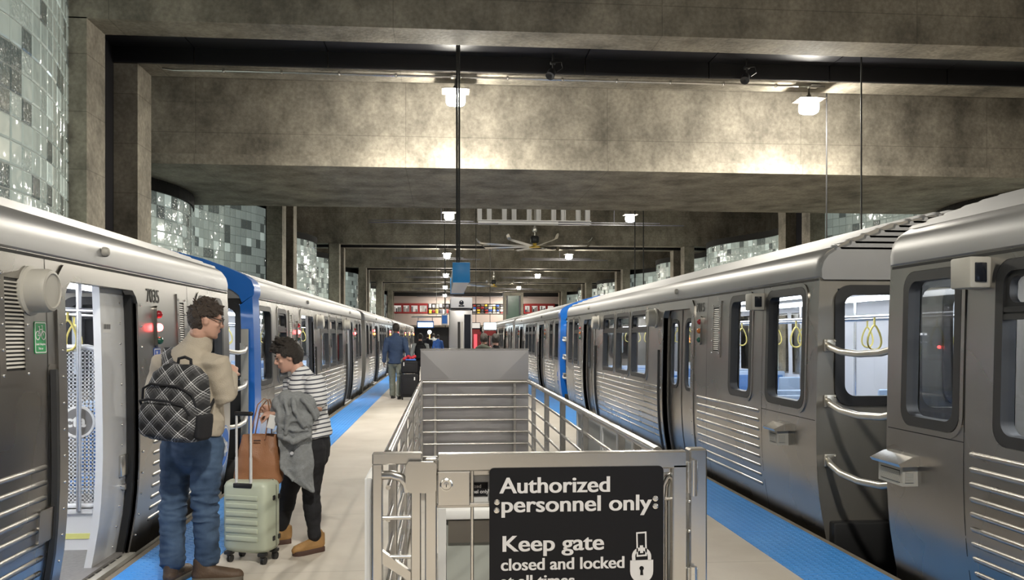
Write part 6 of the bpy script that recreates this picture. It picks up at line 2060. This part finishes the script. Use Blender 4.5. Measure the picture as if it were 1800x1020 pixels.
# ------------------------------------------------------------------ people further along the platform
def walker(X, Y, ht, heading, cl, skin, hair, label, stride=.10, arms=((-.05, .0), (.05, .0)), coat_len=.42, sleeves=None, name='person'):
    """a clothed standing or walking figure; cl = (top, trousers, shoes)"""
    k = ht / 1.80
    Fr = Frame((X, Y, 0), heading, 0, 0, k)
    Rr, Ff = Fr.m @ Vector((1, 0, 0)), Fr.m @ Vector((0, 1, 0))
    b = MB(); H = Frame(Fr(0, .02, 1.675), heading, -4, 0, k); add_head(b, H)
    ell(b, [Fr(0, -.01, 1.44), Fr(0, 0, 1.53), Fr(0, 0, 1.62)], [(.07 * k, .065 * k), (.056 * k, .058 * k), (.054 * k, .056 * k)], Rr)
    ell(b, [Fr(0, 0, .92), Fr(0, 0, 1.1), Fr(0, 0, 1.3), Fr(0, -.01, 1.44)], [(.15 * k, .11 * k), (.13 * k, .10 * k), (.17 * k, .11 * k), (.12 * k, .08 * k)], Rr)
    legs, armsj = [], []
    for s, st in ((-1, stride), (1, -stride)):
        hip, kn, an = Fr(s * .095, 0, .93), Fr(s * .10, st * .7 + .03, .50), Fr(s * .095, st * 1.3, .09); legs.append((hip, kn, an))
        ell(b, [hip, kn, an], [.078 * k, .055 * k, .04 * k], Rr)
    for s, (dx, dyy) in zip((-1, 1), arms):
        sh, el_, wr = Fr(s * .20, -.01, 1.42), Fr(s * .25 + dx * .3, -.03 + dyy * .5, 1.13), Fr(s * .26 + dx, .03 + dyy, .88); armsj.append((sh, el_, wr))
        ell(b, [sh, el_, wr], [.05 * k, .04 * k, .027 * k], Ff)
        add_hand(b, wr, (wr - el_), -Rr * s, s, 30, k=k)
    f, nr = fuse(b, .010, 2); o = f.build('person', skin, None, 70, loc=(X, Y, 0)); tag(o, label, 'person')
    hair_mesh(o, H, hair, 3, lambda x, y, z: (z > .05 and y < .08) or (y < .0 and z > -.05), 300, .014, lambda x, y, z: .009, voxel=.008)
    t = MB(); zh = .92 - (coat_len - .42)
    ell(t, [Fr(0, 0, zh), Fr(0, 0, 1.05), Fr(0, 0, 1.25), Fr(0, -.01, 1.38), Fr(0, -.01, 1.455), Fr(0, 0, 1.52)], [(.19 * k, .145 * k), (.175 * k, .135 * k), (.20 * k, .14 * k), (.20 * k, .125 * k), (.14 * k, .095 * k), (.075 * k, .075 * k)], Rr, 20, True)
    if sleeves is None:
        for sh, el_, wr in armsj: ell(t, [sh.lerp(Fr(0, 0, 1.40), .3), sh, sh.lerp(el_, .5), el_, el_.lerp(wr, .9)], [.07 * k, .078 * k, .068 * k, .06 * k, .048 * k], Ff)
    f, nr = fuse(t, .010, 3); wrinkle(f, nr, .007, (5, 5, 7), X * 3); f.build('jacket', cl[0], o, 60)
    if sleeves:
        t = MB()
        for sh, el_, wr in armsj: ell(t, [sh.lerp(Fr(0, 0, 1.40), .2), sh, sh.lerp(el_, .5), el_, el_.lerp(wr, .9)], [.07 * k, .080 * k, .068 * k, .06 * k, .048 * k], Ff)
        f, nr = fuse(t, .010, 3); f.build('sleeves', sleeves, o, 60)
    t = MB(); ell(t, [Fr(0, 0, .86), Fr(0, 0, 1.0)], [(.17 * k, .13 * k), (.165 * k, .125 * k)], Rr)
    for hip, kn, an in legs: ell(t, [hip, hip.lerp(kn, .5), kn, kn.lerp(an, .5), an], [.105 * k, .092 * k, .078 * k, .074 * k, .070 * k], Rr)
    f, nr = fuse(t, .010, 3); wrinkle(f, nr, .007, (4, 4, 12), Y); f.build('trousers', cl[1], o, 60)
    for hip, kn, an in legs: shoe(o, (an.x - Ff.x * .07, an.y - Ff.y * .07, 0), (Ff.x, Ff.y), .28 * k, .10 * k, .1, cl[2], 'rubber', .12 * k, lace=False)
    return o, Fr, H


bx = at_y(696, 590, 21.3).x
walker(bx, 21.3, 1.93, 4, ('navy_cloth', 'khaki', 'rubber'), 'skin_dark', 'hair_dark', 'person in a navy jacket and khaki trousers walking away pulling black luggage', .11, ((-.02, -.05), (.10, -.22)), .50)
px_ = at_y(739, 590, 25.2).x
wk, Fk, Hk = walker(px_, 25.2, 1.68, -4, ('black_cloth', 'black_cloth', 'white_paint'), 'skin', 'hair_dark', 'person with pale sleeves and a black backpack walking away beside the navy jacket', .10, ((-.10, -.10), (.06, .08)), .46, 'pale_cloth')
t = empty('backpack', tuple(Fk(0, -.22, 1.2)), 'small black backpack worn by the person with pale sleeves', 'backpack')
m = MB(); m.rings([[Fk(x, y - .22, z) for x, y in sup(w, d)] for z, w, d in ((1.0, .12, .06), (1.02, .15, .09), (1.2, .155, .10), (1.36, .13, .075), (1.42, .08, .04))]); f, nr = fuse(m, .012, 2); f.build('pouch', 'black_cloth', t, 60)
for s in (-1, 1):
    m = MB(); band(m, [Fk(s * .09, -.16, 1.40), Fk(s * .10, -.06, 1.50), Fk(s * .11, .06, 1.46), Fk(s * .12, .13, 1.36)], .025, .006, (1, 0, 0)); m.build('strap', 'black_cloth', t, 40)

# two black cases pulled along, one standing on the other
LY = 20.9
lx = at_y(719.5, 698, LY)
t = empty('rolling_case', (lx.x, LY, 0), 'large black rolling case pulled by the person in the navy jacket', 'suitcase')
m = MB(); m.rbox((lx.x, LY, .36), (.44, .26, .58), .05, 3); m.build('shell', 'black_cloth', t, 50)
m = MB(); m.rbox((lx.x, LY - .135, .34), (.34, .04, .40), .02, 2); m.build('front_pocket', 'black_cloth', t, 50)
m = MB(); m.tube([(lx.x - .09, LY + .1, .62), (lx.x - .09, LY + .14, 1.02), (lx.x + .09, LY + .14, 1.02), (lx.x + .09, LY + .1, .62)], .010, 8); m.build('pull_handle', 'steel_dark', t, 60)
for s in (-1, 1):
    m = MB(); m.cyl((lx.x + s * .17 - .015, LY, .045), (lx.x + s * .17 + .015, LY, .045), .045, n=16); m.build('wheel', 'rubber', t, 40)
m = MB(); m.box(lx.x + .12, LY - .158, .50, lx.x + .15, LY - .15, .58); m.build('luggage_tag', 'white_paint', t, 0)
t = empty('travel_bag', (lx.x, LY, .65), 'black soft bag standing on the large rolling case', 'bag')
m = MB(); m.rbox((lx.x + .0, LY - .02, .83), (.40, .24, .33), .06, 3); m.build('bag_body', 'black_cloth', t, 50)
m = MB(); m.rbox((lx.x - .0, LY - .145, .80), (.30, .03, .2), .015, 2); m.build('front_pocket', 'black_cloth', t, 50)
m = MB(); m.box(lx.x - .14, LY - .162, .86, lx.x - .12, LY - .155, .95); m.build('zip_pull', 'white_paint', t, 0)
M['red_cloth'] = mat('red_cloth', (.55, .03, .05), .7, noise_scale=12, noise_amt=.3); M['blue_cloth'] = mat('blue_cloth', (.06, .18, .60), .7, noise_scale=12, noise_amt=.3)
m = MB()
for k in range(6): m.sphere((lx.x - .12 + .05 * k, LY - .02 + .02 * (k % 2), 1.03 + .03 * (k % 3)), (.05, .06, .045), 10)
f, nr = fuse(m, .012, 2); tag(f.build('red_scarf', 'red_cloth', None, 60, loc=(lx.x, LY, 1.0)), 'crumpled red cloth lying on the black travel bag', 'scarf')
m = MB(); m.rbox((lx.x + .04, LY - .1, 1.012), (.26, .06, .035), .012, 2); tag(m.build('blue_pouch', 'blue_cloth', None, 50, loc=(lx.x, LY, 1.0)), 'blue pouch tucked under the red cloth on the travel bag', 'pouch')

qa, qb = at_y(851, 590, 16.2).x, at_y(861, 590, 15.6).x
wo, Fo, Ho = walker(qa, 16.3, 1.66, 20, ('olive_cloth', 'black_cloth', 'rubber'), 'skin', 'hair_brown', 'person in an olive hooded coat standing behind the tall steel plate', 0, coat_len=.6)
m = MB(); ell(m, [Fo(-.13, -.05, 1.47), Fo(0, -.13, 1.50), Fo(.13, -.05, 1.47)], [.05, .075, .05], (0, 0, 1)); f, nr = fuse(m, .012, 2); f.build('hood', 'olive_cloth', wo, 60)
walker(qb + .10, 15.4, 1.65, -10, ('black_cloth', 'black_cloth', 'rubber'), 'skin', 'hair_dark', 'person all in black standing in front of the olive coat', 0, coat_len=.6)
for u, Y, hh, cl, lab in ((752, 44, 1.70, ('black_cloth', 'navy_cloth', 'rubber'), 'distant person in black just right of the pale sleeved walker'), (762, 48, 1.75, ('pale_cloth', 'black_cloth', 'rubber'), 'distant person in a pale top under the lit sign'),
                          (770, 43, 1.66, ('blue_cloth', 'black_cloth', 'rubber'), 'distant person in blue near the pylon')):
    walker(at_y(u, 590, Y).x, Y, hh, 10, cl, 'skin', 'hair_dark', lab, .06)
